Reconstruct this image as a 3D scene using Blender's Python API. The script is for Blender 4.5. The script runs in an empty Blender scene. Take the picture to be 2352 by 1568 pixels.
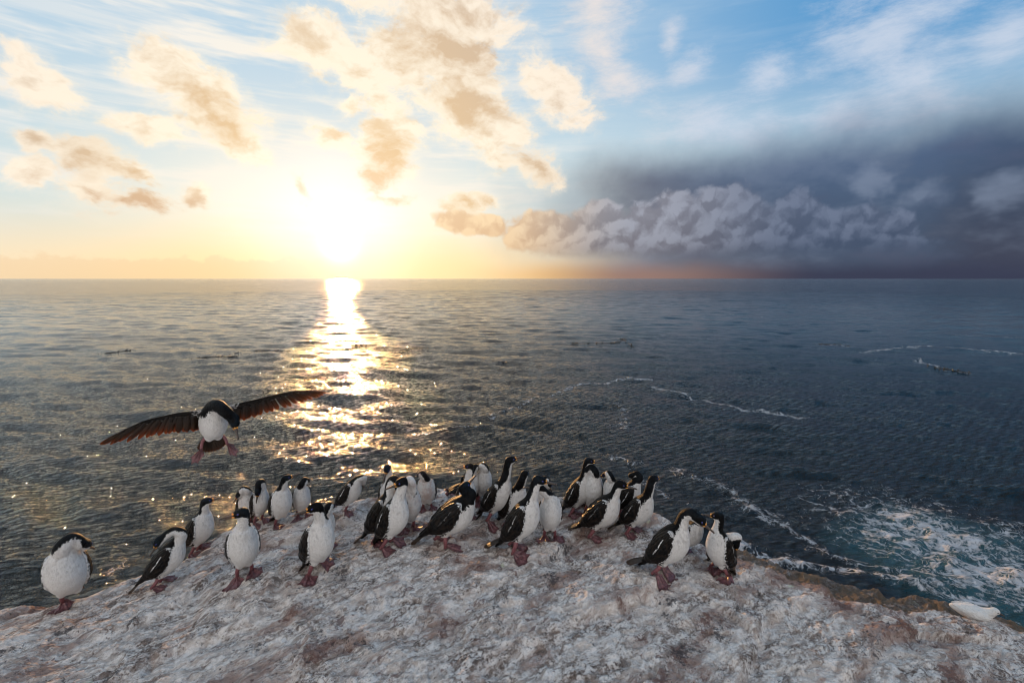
import bpy, bmesh, math, random
import numpy as np
from mathutils import Vector, Matrix

SC = bpy.context.scene
COL = SC.collection
R = math.radians
PI = math.pi

# ------------------------------------------------------------------ camera
CAM_Z = 2.0
PITCH = R(7.4)
FPX = 2352 * 17.0 / 36.0
cam_data = bpy.data.cameras.new('camera')
cam_data.lens = 17.0
cam_data.sensor_width = 36.0
cam_data.clip_start = 0.05
cam_data.clip_end = 60000
cam = bpy.data.objects.new('camera', cam_data)
COL.objects.link(cam)
cam.location = (0, 0, CAM_Z)
cam.rotation_euler = (R(90) - PITCH, 0, 0)
SC.camera = cam
SC.view_settings.view_transform = 'Standard'
SC.view_settings.look = 'None'
SC.view_settings.gamma = 1
SC.view_settings.use_curve_mapping = False
SC.view_settings.exposure = 0.0
SC.cycles.use_denoising = True
SC.cycles.use_adaptive_sampling = True
SC.cycles.adaptive_threshold = 0.02
SC.cycles.adaptive_min_samples = 16
SC.cycles.filter_width = 1.1
SC.cycles.max_bounces = 6
SC.cycles.diffuse_bounces = 3
SC.cycles.glossy_bounces = 3
SC.cycles.caustics_reflective = False
SC.cycles.caustics_refractive = False
SC.cycles.sample_clamp_indirect = 6.0

SUN_AZ, SUN_EL = R(-19.3), R(3.6)      # azimuth from +Y towards +X
SUN_DIR = Vector((math.sin(SUN_AZ) * math.cos(SUN_EL), math.cos(SUN_AZ) * math.cos(SUN_EL), math.sin(SUN_EL)))
sun_data = bpy.data.lights.new('sun', 'SUN')
sun_data.energy = 3.4
sun_data.angle = R(0.6)
sun_data.color = (1.0, 0.52, 0.19)
sun = bpy.data.objects.new('sun', sun_data)
COL.objects.link(sun)
sun.rotation_euler = (-SUN_DIR).to_track_quat('-Z', 'Y').to_euler()


def ray(px, py):
    """direction of a point of the 2352 x 1568 view"""
    X = (px - 1176) / FPX
    Y = (784 - py) / FPX
    return Vector((X, math.cos(PITCH) + Y * math.sin(PITCH), -math.sin(PITCH) + Y * math.cos(PITCH)))


def azel(px, py):
    d = ray(px, py).normalized()
    return math.atan2(d.x, d.y), math.asin(d.z)


def lin(r, g, b, k=1.0):
    f = lambda c: (c / 12.92 if c <= 0.04045 else ((c + 0.055) / 1.055) ** 2.4)
    return tuple(f(c / 255.0) * k for c in (r, g, b)) + (1.0,)


# ------------------------------------------------------------------ node helper
class S:
    def __init__(self, G, sock):
        self.G, self.s = G, sock
    def __add__(a, b): return a.G.m('ADD', a, b)
    def __radd__(a, b): return a.G.m('ADD', b, a)
    def __sub__(a, b): return a.G.m('SUBTRACT', a, b)
    def __rsub__(a, b): return a.G.m('SUBTRACT', b, a)
    def __mul__(a, b): return a.G.m('MULTIPLY', a, b)
    def __rmul__(a, b): return a.G.m('MULTIPLY', b, a)
    def __truediv__(a, b): return a.G.m('DIVIDE', a, b)
    def clamp(a):
        r = a.G.m('ADD', a, 0.0); r.s.node.use_clamp = True; return r


class Graph:
    def __init__(self, nt):
        self.nt = nt
    def node(self, t, **kw):
        n = self.nt.nodes.new(t)
        for k, v in kw.items():
            setattr(n, k, v)
        return n
    def put(self, sock, v):
        if isinstance(v, S):
            self.nt.links.new(v.s, sock)
        else:
            try:
                sock.default_value = v
            except Exception:
                n = len(sock.default_value)
                sock.default_value = (tuple(v) + (1.0,))[:n] if hasattr(v, '__len__') else (v, v, v, 1.0)[:n]
    def m(self, op, a, b=0.0, c=0.0):
        n = self.node('ShaderNodeMath', operation=op)
        for i, v in enumerate((a, b, c)):
            self.put(n.inputs[i], v)
        return S(self, n.outputs[0])
    def vm(self, op, a, b=None, out=0):
        n = self.node('ShaderNodeVectorMath', operation=op)
        self.put(n.inputs[0], a)
        if b is not None:
            self.put(n.inputs[3] if op == 'SCALE' else n.inputs[1], b)
        return S(self, n.outputs[out])
    def xyz(self, v):
        n = self.node('ShaderNodeSeparateXYZ'); self.put(n.inputs[0], v)
        return [S(self, n.outputs[i]) for i in range(3)]
    def vec(self, x, y, z=0.0):
        n = self.node('ShaderNodeCombineXYZ')
        for i, v in enumerate((x, y, z)):
            self.put(n.inputs[i], v)
        return S(self, n.outputs[0])
    def ss(self, x, a, b, c=0.0, d=1.0, mode='SMOOTHSTEP'):
        n = self.node('ShaderNodeMapRange', interpolation_type=mode)
        for i, v in enumerate((x, a, b, c, d)):
            self.put(n.inputs[i], v)
        return S(self, n.outputs[0])
    def lr(self, x, a, b, c=0.0, d=1.0):
        return self.ss(x, a, b, c, d, 'LINEAR')
    def noise(self, v, scale=1.0, detail=4.0, rough=0.5, lac=2.0, dist=0.0, col=False, dim='3D'):
        n = self.node('ShaderNodeTexNoise', noise_dimensions=dim)
        n.inputs['Scale'].default_value = scale; n.inputs['Detail'].default_value = detail
        n.inputs['Roughness'].default_value = rough; n.inputs['Lacunarity'].default_value = lac
        n.inputs['Distortion'].default_value = dist
        self.put(n.inputs['Vector'], v)
        return S(self, n.outputs[1 if col else 0])
    def voro(self, v, scale=1.0, feature='F1', detail=0.0, rand=1.0, smooth=0.5, dim='3D'):
        n = self.node('ShaderNodeTexVoronoi', feature=feature, voronoi_dimensions=dim)
        n.inputs['Scale'].default_value = scale
        if 'Detail' in n.inputs: n.inputs['Detail'].default_value = detail
        n.inputs['Randomness'].default_value = rand
        if feature == 'SMOOTH_F1': n.inputs['Smoothness'].default_value = smooth
        self.put(n.inputs['Vector'], v)
        return S(self, n.outputs[0])
    def mapping(self, v, loc=(0, 0, 0), rot=(0, 0, 0), scale=(1, 1, 1), kind='TEXTURE'):
        n = self.node('ShaderNodeMapping', vector_type=kind)
        self.put(n.inputs[0], v)
        n.inputs[1].default_value = loc; n.inputs[2].default_value = rot; n.inputs[3].default_value = scale
        return S(self, n.outputs[0])
    def mix(self, f, a, b, blend='MIX'):
        n = self.node('ShaderNodeMix', data_type='RGBA', blend_type=blend)
        self.put(n.inputs['Factor'], f)
        self.put(n.inputs[6], a); self.put(n.inputs[7], b)
        return S(self, n.outputs[2])
    def attr(self, name):
        n = self.node('ShaderNodeAttribute', attribute_name=name)
        return S(self, n.outputs['Fac'])
    def bump(self, h, strength=0.5, dist=0.01, normal=None):
        n = self.node('ShaderNodeBump')
        self.put(n.inputs['Strength'], strength)
        self.put(n.inputs['Distance'], dist)
        self.put(n.inputs['Height'], h)
        if normal is not None: self.put(n.inputs['Normal'], normal)
        return S(self, n.outputs[0])


# ------------------------------------------------------------------ sky
def build_world():
    w = bpy.data.worlds.new('World')
    SC.world = w
    w.use_nodes = True
    nt = w.node_tree
    nt.nodes.clear()
    G = Graph(nt)
    def N2(*a, **k): return G.noise(*a, dim='2D', **k)
    tc = G.node('ShaderNodeTexCoord')
    D = S(G, tc.outputs['Generated'])
    dx, dy, dz = G.xyz(D)
    az = G.m('ARCTAN2', dx, dy)
    el = G.m('ARCSINE', G.m('MINIMUM', G.m('MAXIMUM', dz, -1.0), 1.0))
    ela = G.m('ABSOLUTE', el)
    P0 = G.vec(az, ela)
    # domain warp
    w1 = G.vm('SCALE', G.vm('SUBTRACT', N2(P0, 5.0, 2.0, 0.5, col=True), (0.5, 0.5, 0.5)), 0.05)
    w2 = G.vm('SCALE', G.vm('SUBTRACT', N2(P0, 19.0, 3.0, 0.6, col=True), (0.5, 0.5, 0.5)), 0.034)
    P = G.vm('ADD', G.vm('ADD', P0, w1), w2)
    Pw = G.vm('ADD', P0, w1)

    hom = {id(P): G.vm('ADD', P, (0, 0, 1)), id(Pw): G.vm('ADD', Pw, (0, 0, 1))}
    chain = []

    def ell(x1, y1, x2, y2, wid, vec=None):
        return (x1, y1, x2, y2, wid, vec)

    def union(lst):
        """soft elongated patches between view points: 1 on their middle line, 0 at the rim"""
        acc = None
        for k, (x1, y1, x2, y2, wid, vec) in enumerate(lst):
            if k % 4 == 0:
                vs = {}
                for key, v in hom.items():          # evaluated one after the other: keeps the shader's stack small
                    if chain:
                        n = G.node('ShaderNodeVectorMath', operation='MULTIPLY_ADD')
                        G.put(n.inputs[0], chain[-1]); n.inputs[1].default_value = (1e-8, 1e-8, 0); G.put(n.inputs[2], v)
                        v = S(G, n.outputs[0])
                    vs[key] = v
            a1, e1 = azel(x1, y1); a2, e2 = azel(x2, y2)
            cx, cy = (a1 + a2) / 2, (e1 + e2) / 2
            L = math.hypot(a2 - a1, e2 - e1) / 2 + wid / FPX * 0.45
            W = wid / FPX
            t = math.atan2(e2 - e1, a2 - a1)
            c, s_ = math.cos(t), math.sin(t)
            v = vs[id(vec or P)]
            u1 = G.vm('DOT_PRODUCT', v, (c / L, s_ / L, -(cx * c + cy * s_) / L), out=1)
            u2 = G.vm('DOT_PRODUCT', v, (-s_ / W, c / W, -(-cx * s_ + cy * c) / W), out=1)
            r2 = G.m('MULTIPLY_ADD', u1, u1, u2 * u2)
            acc = r2 if acc is None else G.m('SMOOTH_MIN', acc, r2, 0.35)
            chain.append(acc)
        r = 1.0 - G.m('SQRT', G.m('MAXIMUM', acc, 0.0))
        chain.append(r)
        return r

    # angle to the sun
    ct = G.vm('DOT_PRODUCT', D, tuple(SUN_DIR), out=1)
    ang = G.m('ARCCOSINE', G.m('MINIMUM', ct, 0.99999))
    # clear sky: the physical sky at low sun plus a measured colour gradient
    ns = G.node('ShaderNodeTexSky', sky_type='NISHITA')
    ns.sun_disc = False
    ns.sun_elevation = SUN_EL
    ns.sun_rotation = SUN_AZ
    ns.air_density = 1.0; ns.dust_density = 1.2; ns.ozone_density = 1.5
    nish = G.vm('SCALE', S(G, ns.outputs[0]), 0.10)

    blue = G.mix(G.ss(ang, R(20), R(58)), lin(184, 211, 230), lin(84, 152, 205))
    blue = G.mix(G.ss(az, R(-60), R(-10), 1.0, 0.0) * 0.5, blue, lin(190, 214, 230))
    blue = G.mix(G.ss(ang, R(75), R(130)), blue, lin(120, 170, 215))
    low = G.mix(G.ss(ang, R(5), R(27)), lin(255, 246, 226), lin(208, 224, 226))
    base = G.mix(G.ss(ela, R(5), R(24)), low, blue)
    hor = G.mix(G.ss(ang, R(8), R(45)), lin(255, 224, 166), lin(252, 232, 204))
    base = G.mix(G.ss(ela, R(0.5), R(8.5), 0.9, 0), base, hor)
    base = G.vm('ADD', base, G.vm('SCALE', nish, 0.05))

    # thin high cloud: streaks on a plane that run towards the sun side
    c1 = N2(G.mapping(P0, (0.3, 0, 0), (0, 0, R(24)), (1.5, 9.0, 1), 'POINT'), 2.6, 4.0, 0.62)
    c2 = N2(G.mapping(P0, (0.8, 2, 0), (0, 0, R(17)), (1.0, 16.0, 1), 'POINT'), 2.2, 4.0, 0.6)
    leftm = G.ss(az, R(-8), R(14), 1.0, 0.0)
    cir = G.ss(c1, 0.44, 0.72) * 0.75 + G.ss(c2, 0.46, 0.74) * 0.5
    cir = cir * (leftm * 0.95 + 0.10) * G.ss(ela, R(2), R(9))
    ccol = G.mix(G.ss(ang, R(10), R(40)), lin(252, 244, 230), lin(228, 234, 238))
    sky = G.mix(cir.clamp(), base, ccol)

    # fluffy wisps on the right part of the sky
    wn = N2(G.mapping(P0, (0, 0, 0), (0, 0, R(-24)), (0.8, 2.4, 1), 'POINT'), 7.0, 6.0, 0.68, dist=0.15)
    wis = union([ell(1870, 150, 2200, 10, 120, Pw), ell(1900, 110, 2230, 180, 120, Pw), ell(2110, 100, 2160, 260, 70, Pw),
                 ell(2300, 20, 2380, 90, 90, Pw), ell(1290, 80, 1480, 150, 62, Pw), ell(1340, 160, 1500, 180, 55, Pw),
                 ell(1700, 200, 1820, 170, 62, Pw), ell(1560, 150, 1640, 170, 50, Pw), ell(1850, 275, 2010, 240, 52, Pw),
                 ell(1480, 290, 1850, 290, 75, Pw), ell(1280, 15, 1430, 10, 65, Pw), ell(1540, 90, 1560, 90, 40, Pw)])
    wisd = G.ss(wis + (wn - 0.5) * 2.4, -0.1, 1.25)
    wcol = G.mix(G.ss(az, R(2), R(24)), lin(255, 236, 220), lin(206, 216, 232))
    sky = G.mix(wisd * 0.82, sky, wcol)

    # storm bank, soft and dark, over the right horizon
    bn = N2(P0, 4.0, 5.0, 0.55)
    topl = G.lr(az, azel(1180, 0)[0], azel(2352, 0)[0], 0.0, 1.0)
    top_el = 0.218 + topl * 0.03
    edge = top_el - ela + (bn - 0.5) * 0.075
    storm = G.ss(edge, -0.045, 0.06) * G.ss(az + (bn - 0.5) * 0.16, azel(1080, 0)[0], azel(1560, 0)[0])
    sn = N2(G.mapping(P0, (2, 0, 0), (0, 0, R(14)), (1.0, 2.0, 1), 'POINT'), 7.0, 4.0, 0.58)
    scol = G.mix(G.ss(az, azel(1150, 0)[0], azel(2000, 0)[0]), lin(132, 133, 142), lin(58, 77, 104))
    scol = G.mix(G.ss(ela, R(3), R(15), 0.0, 1.0) * G.ss(az, 0.1, 0.55), scol, lin(78, 100, 134))
    scol = G.mix(G.ss(az + (sn - 0.5) * 0.3, azel(2080, 0)[0], azel(2330, 0)[0]) * G.ss(ela, R(1), R(12), 1, 0.35), scol, lin(46, 57, 82))
    scol = G.mix(G.ss(sn, 0.42, 0.75) * 0.32, scol, lin(122, 136, 160))
    scol = G.mix(G.ss(sn, 0.25, 0.45, 1, 0) * 0.35, scol, lin(74, 78, 104))
    sky = G.mix(storm * 0.97, sky, scol)
    # a few pale shreds in front of the bank
    sh = union([ell(2060, 470, 2170, 420, 38), ell(1970, 420, 2030, 430, 34), ell(2090, 450, 2130, 440, 30), ell(2250, 470, 2330, 380, 45)])
    sky = G.mix(G.ss(sh + (sn - 0.5) * 1.4, 0.1, 0.9) * 0.38, sky, lin(142, 155, 178))

    # cumulus row in front of the storm bank
    Pc = G.vm('ADD', P0, G.vm('SCALE', G.vm('SUBTRACT', N2(P0, 24.0, 3.0, 0.6, col=True), (0.5, 0.5, 0.5)), 0.035))
    def cumulus(vec):
        return 1.0 - G.voro(vec, 17.0, 'F1', dim='2D') * 0.75 - G.voro(vec, 41.0, 'F1', dim='2D') * 0.33 + (N2(vec, 30.0, 3.0, 0.6) - 0.5) * 0.5
    b0 = cumulus(Pc)
    b1 = cumulus(G.vm('ADD', Pc, (-0.006, 0.012, 0)))
    cm = union([ell(1180, 540, 1330, 520, 45, Pw), ell(1320, 520, 1420, 520, 70, Pw), ell(1430, 530, 1560, 540, 60, Pw), ell(1520, 520, 1580, 500, 62, Pw),
                ell(1600, 540, 1730, 480, 70, Pw), ell(1700, 560, 1860, 530, 80, Pw), ell(1840, 530, 1860, 500, 55, Pw), ell(1900, 560, 2060, 555, 62, Pw),
                ell(1230, 570, 2090, 580, 42, Pw), ell(1000, 500, 1180, 525, 26, Pw)])
    cden = G.ss(cm * 1.9 + (b0 - 0.42) * 1.0, -0.05, 0.42)
    cden = cden * G.ss(ela, R(1.7), R(3.8))
    rel = G.ss(b0 - b1 + (b0 - 0.5) * 0.25, -0.27, 0.29)
    hi = G.mix(G.ss(az, azel(1120, 0)[0], azel(1480, 0)[0]), lin(252, 220, 176), lin(164, 168, 182))
    hi = G.mix(G.ss(az, azel(1480, 0)[0], azel(1900, 0)[0]), hi, lin(112, 124, 148))
    lo = G.mix(G.ss(az, azel(1120, 0)[0], azel(1420, 0)[0]), lin(220, 180, 140), lin(116, 114, 124))
    lo = G.mix(G.ss(az, azel(1420, 0)[0], azel(1950, 0)[0]), lo, lin(68, 82, 106))
    ctop = G.ss(ela, R(2.5), R(8.5))
    ccl = G.mix((rel * 0.72 + ctop * 0.36).clamp(), lo, hi)
    ccl = G.mix(G.ss(ela, R(1.5), R(4.6), 0.85, 0.0), ccl, lo)
    sky = G.mix(cden * 0.9, sky, ccl)

    # purple-brown band and orange light under the bank
    hb = G.ss(ela + (bn - 0.5) * 0.03, R(0.2), R(2.5), 1.0, 0.0) * G.ss(az, azel(1000, 0)[0], azel(1300, 0)[0])
    hcol = G.mix(G.ss(az, azel(1150, 0)[0], azel(1480, 0)[0]), lin(246, 200, 138), lin(150, 122, 114))
    hcol = G.mix(G.ss(az, azel(1460, 0)[0], azel(1950, 0)[0]), hcol, lin(58, 63, 84))
    sky = G.mix(hb, sky, hcol)

    # sunlit broken clouds, left and centre
    an = G.mapping(P, (0, 0, 0), (0, 0, R(46)), (0.62, 1.25, 1), 'POINT')
    fn = N2(an, 11.0, 6.0, 0.60)
    toward = G.vm('SCALE', G.vm('NORMALIZE', G.vm('SUBTRACT', (SUN_AZ, SUN_EL, 0), P0)), 0.022)
    fnb = N2(G.mapping(G.vm('ADD', P, toward), (0, 0, 0), (0, 0, R(46)), (0.62, 1.25, 1), 'POINT'), 11.0, 4.0, 0.60)
    fn2 = N2(P0, 6.0, 5.0, 0.55)
    fh = N2(G.mapping(Pw, (0, 0, 0), (0, 0, R(40)), (0.7, 1.3, 1), 'POINT'), 40.0, 4.0, 0.62)
    big = union([ell(830, -80, 1100, -40, 150), ell(880, 30, 1110, 60, 140), ell(960, 130, 1120, 150, 125), ell(1010, 210, 1150, 250, 90),
                 ell(1080, 280, 1180, 340, 62), ell(1180, 370, 1290, 405, 36), ell(1190, 170, 1330, 250, 52),
                 ell(650, 80, 800, 130, 62), ell(760, 130, 880, 190, 62), ell(830, 190, 910, 260, 48), ell(790, 240, 850, 245, 36),
                 ell(880, 260, 920, 360, 62), ell(850, 350, 930, 410, 55), ell(840, 430, 900, 400, 30)])
    strk = union([ell(300, 140, 400, 190, 46), ell(360, 180, 560, 310, 60), ell(480, 270, 600, 370, 36), ell(240, 262, 440, 330, 24),
                  ell(40, 300, 130, 325, 22), ell(130, 330, 330, 400, 34), ell(250, 370, 370, 415, 22), ell(140, 440, 330, 450, 36), ell(250, 465, 400, 468, 24),
                  ell(0, 150, 90, 200, 40), ell(20, 190, 170, 220, 38), ell(430, 435, 480, 445, 20), ell(740, 315, 800, 325, 30), ell(30, 400, 150, 395, 24),
                  ell(1000, 468, 1130, 470, 20), ell(850, 462, 960, 466, 14), ell(690, 430, 700, 430, 26)])
    wide = G.ss(G.m('MAXIMUM', big, strk) + (fn - 0.5) * 2.2, -0.45, 0.75)
    U = G.m('MAXIMUM', big, strk)
    F = U * 1.05 + (fn - 0.5) * 2.0 + (fh - 0.5) * 0.85 + 0.05
    den = G.ss(F, -0.40, 0.55) * 0.5 + G.ss(F, -0.02, 0.42) * 0.5
    thick = G.ss(U + (fn2 - 0.5) * 1.2 + (fnb - 0.5) * 1.6 + (fnb - fn) * 1.7 + (fh - 0.5) * 0.9, 0.10, 1.30)
    lit = G.mix(G.ss(ang, R(8), R(42)), lin(255, 244, 220, 1.05), lin(255, 238, 220))
    shd = G.mix(G.ss(ang, R(6), R(34)), lin(238, 202, 152), lin(208, 184, 160))
    shd = G.mix(G.ss(ela, R(6), R(11), 1, 0) * G.ss(az, R(-26), R(-22), 1, 0), shd, lin(214, 178, 144))
    dk = union([ell(100, 320, 360, 405, 60), ell(130, 440, 420, 470, 60), ell(390, 205, 560, 310, 52), ell(840, 430, 920, 340, 50), ell(980, 460, 1130, 480, 40), ell(940, 20, 1130, 180, 90), ell(1000, 190, 1150, 260, 60), ell(1180, 370, 1290, 405, 50)])
    thick = (thick * 0.66 + G.ss(dk + (fnb - 0.5) * 1.8, -0.3, 1.1) * 0.46 + (fh - 0.5) * 0.5).clamp()
    sky = G.mix(wide * 0.16, sky, lit)
    sky = G.mix(den * 0.95, sky, G.mix(thick, lit, shd))

    # low cloud bank on the left horizon
    lb = N2(G.vec(az, ela * 1.6), 26.0, 5.0, 0.55)
    lbm = G.ss(0.040 - ela + (lb - 0.5) * 0.045, 0.0, 0.010) * G.ss(az, R(-17), R(-24))
    sky = G.mix(lbm * 0.5, sky, G.mix(G.ss(ela, 0.0, 0.07), lin(240, 204, 158), lin(250, 218, 182)))

    # aureole of the low sun
    angw = ang + (bn - 0.5) * 0.05
    g0 = G.m('EXPONENT', G.m('POWER', ang / R(1.5), 2.0) * -1.0)
    g1 = G.m('EXPONENT', G.m('POWER', angw / R(8.0), 2.6) * -1.0) * G.ss(ela, R(-0.5), R(4.0), 0.8, 1.0)
    g2 = G.m('EXPONENT', angw / R(-6.5))
    g3 = G.m('EXPONENT', ang / R(-17.0))
    glow = G.vm('ADD', G.vm('SCALE', (0.06, 0.13, 0.27), g1), G.vm('SCALE', (0.30, 0.20, 0.09), g2))
    glow = G.vm('ADD', glow, G.vm('SCALE', (2.0, 1.5, 0.8), g0))
    glow = G.vm('ADD', glow, G.vm('SCALE', (0.07, 0.042, 0.013), g3))
    sky = G.vm('ADD', sky, glow)

    # unseen bright cloud added behind the camera to light rock and birds
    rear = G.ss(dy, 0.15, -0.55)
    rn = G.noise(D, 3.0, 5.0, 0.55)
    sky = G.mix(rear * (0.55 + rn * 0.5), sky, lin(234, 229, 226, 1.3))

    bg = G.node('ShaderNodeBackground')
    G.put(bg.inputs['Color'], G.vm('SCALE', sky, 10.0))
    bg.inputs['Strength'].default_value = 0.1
    out = G.node('ShaderNodeOutputWorld')
    nt.links.new(bg.outputs[0], out.inputs[0])
    w.cycles.sampling_method = 'NONE'

build_world()

# ------------------------------------------------------------------ helpers for things
def set_attr(me, name, vals, domain='POINT', kind='FLOAT'):
    a = me.attributes.new(name, kind, domain)
    a.data.foreach_set('value' if kind == 'FLOAT' else 'vector', np.asarray(vals, dtype=np.float32).ravel())


def mesh_from(name, verts, faces, mat, smooth=True):
    me = bpy.data.meshes.new(name)
    me.from_pydata([tuple(map(float, v)) for v in verts], [], [tuple(map(int, f)) for f in faces])
    me.materials.append(mat)
    if smooth:
        me.polygons.foreach_set('use_smooth', [True] * len(me.polygons))
    me.update()
    return me


def grid_mesh(name, X, Y, Z, mat):
    """one sheet from 2-D arrays of coordinates"""
    n, m = X.shape
    me = bpy.data.meshes.new(name)
    me.vertices.add(n * m)
    me.vertices.foreach_set('co', np.stack([X, Y, Z], -1).astype(np.float32).ravel())
    idx = np.arange(n * m).reshape(n, m)
    q = np.stack([idx[:-1, :-1], idx[1:, :-1], idx[1:, 1:], idx[:-1, 1:]], -1).reshape(-1, 4)
    me.loops.add(q.size)
    me.loops.foreach_set('vertex_index', q.ravel().astype(np.int32))
    me.polygons.add(len(q))
    me.polygons.foreach_set('loop_start', (np.arange(len(q)) * 4).astype(np.int32))
    me.polygons.foreach_set('use_smooth', np.ones(len(q), dtype=bool))
    me.update(calc_edges=True)
    me.materials.append(mat)
    return me


def link(name, me, parent=None, **props):
    o = bpy.data.objects.new(name, me)
    COL.objects.link(o)
    if parent is not None:
        o.parent = parent
    for k, v in props.items():
        o[k] = v
    return o


def new_mat(name):
    m = bpy.data.materials.new(name)
    m.use_nodes = True
    G = Graph(m.node_tree)
    b = m.node_tree.nodes['Principled BSDF']
    return m, G, b


# ------------------------------------------------------------------ numpy noise
def _hash(ix, iy, seed):
    h = (ix.astype(np.int64) * 374761393 + iy.astype(np.int64) * 668265263 + seed * 1442695041) & 0xffffffff
    h = ((h ^ (h >> 13)) * 1274126177) & 0xffffffff
    return (h ^ (h >> 16)) & 0xffffffff


def gnoise(x, y, seed=0):
    x = np.asarray(x, dtype=np.float64); y = np.asarray(y, dtype=np.float64)
    x0 = np.floor(x); y0 = np.floor(y)
    fx = x - x0; fy = y - y0
    ix = x0.astype(np.int64); iy = y0.astype(np.int64)
    u = fx * fx * fx * (fx * (fx * 6 - 15) + 10); v = fy * fy * fy * (fy * (fy * 6 - 15) + 10)
    def g(dx, dy):
        a = _hash(ix + dx, iy + dy, seed) * (2 * PI / 4294967296.0)
        return np.cos(a) * (fx - dx) + np.sin(a) * (fy - dy)
    n0 = g(0, 0) * (1 - u) + g(1, 0) * u
    n1 = g(0, 1) * (1 - u) + g(1, 1) * u
    return (n0 * (1 - v) + n1 * v) * 1.5


def fbm(x, y, octv=4, seed=0, gain=0.5, lac=2.03, ridged=False):
    a, s = 1.0, 0.0
    for k in range(octv):
        n = gnoise(x, y, seed + k * 17)
        s = s + a * ((1 - 2 * np.abs(n)) if ridged else n)
        a *= gain; x = x * lac + 3.1; y = y * lac + 1.7
    return s


# ------------------------------------------------------------------ sea
SEA_Z = -4.0


def sea_at(px, py):
    d = ray(px, py)
    t = (SEA_Z - CAM_Z) / d.z
    return d.x * t, d.y * t


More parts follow.
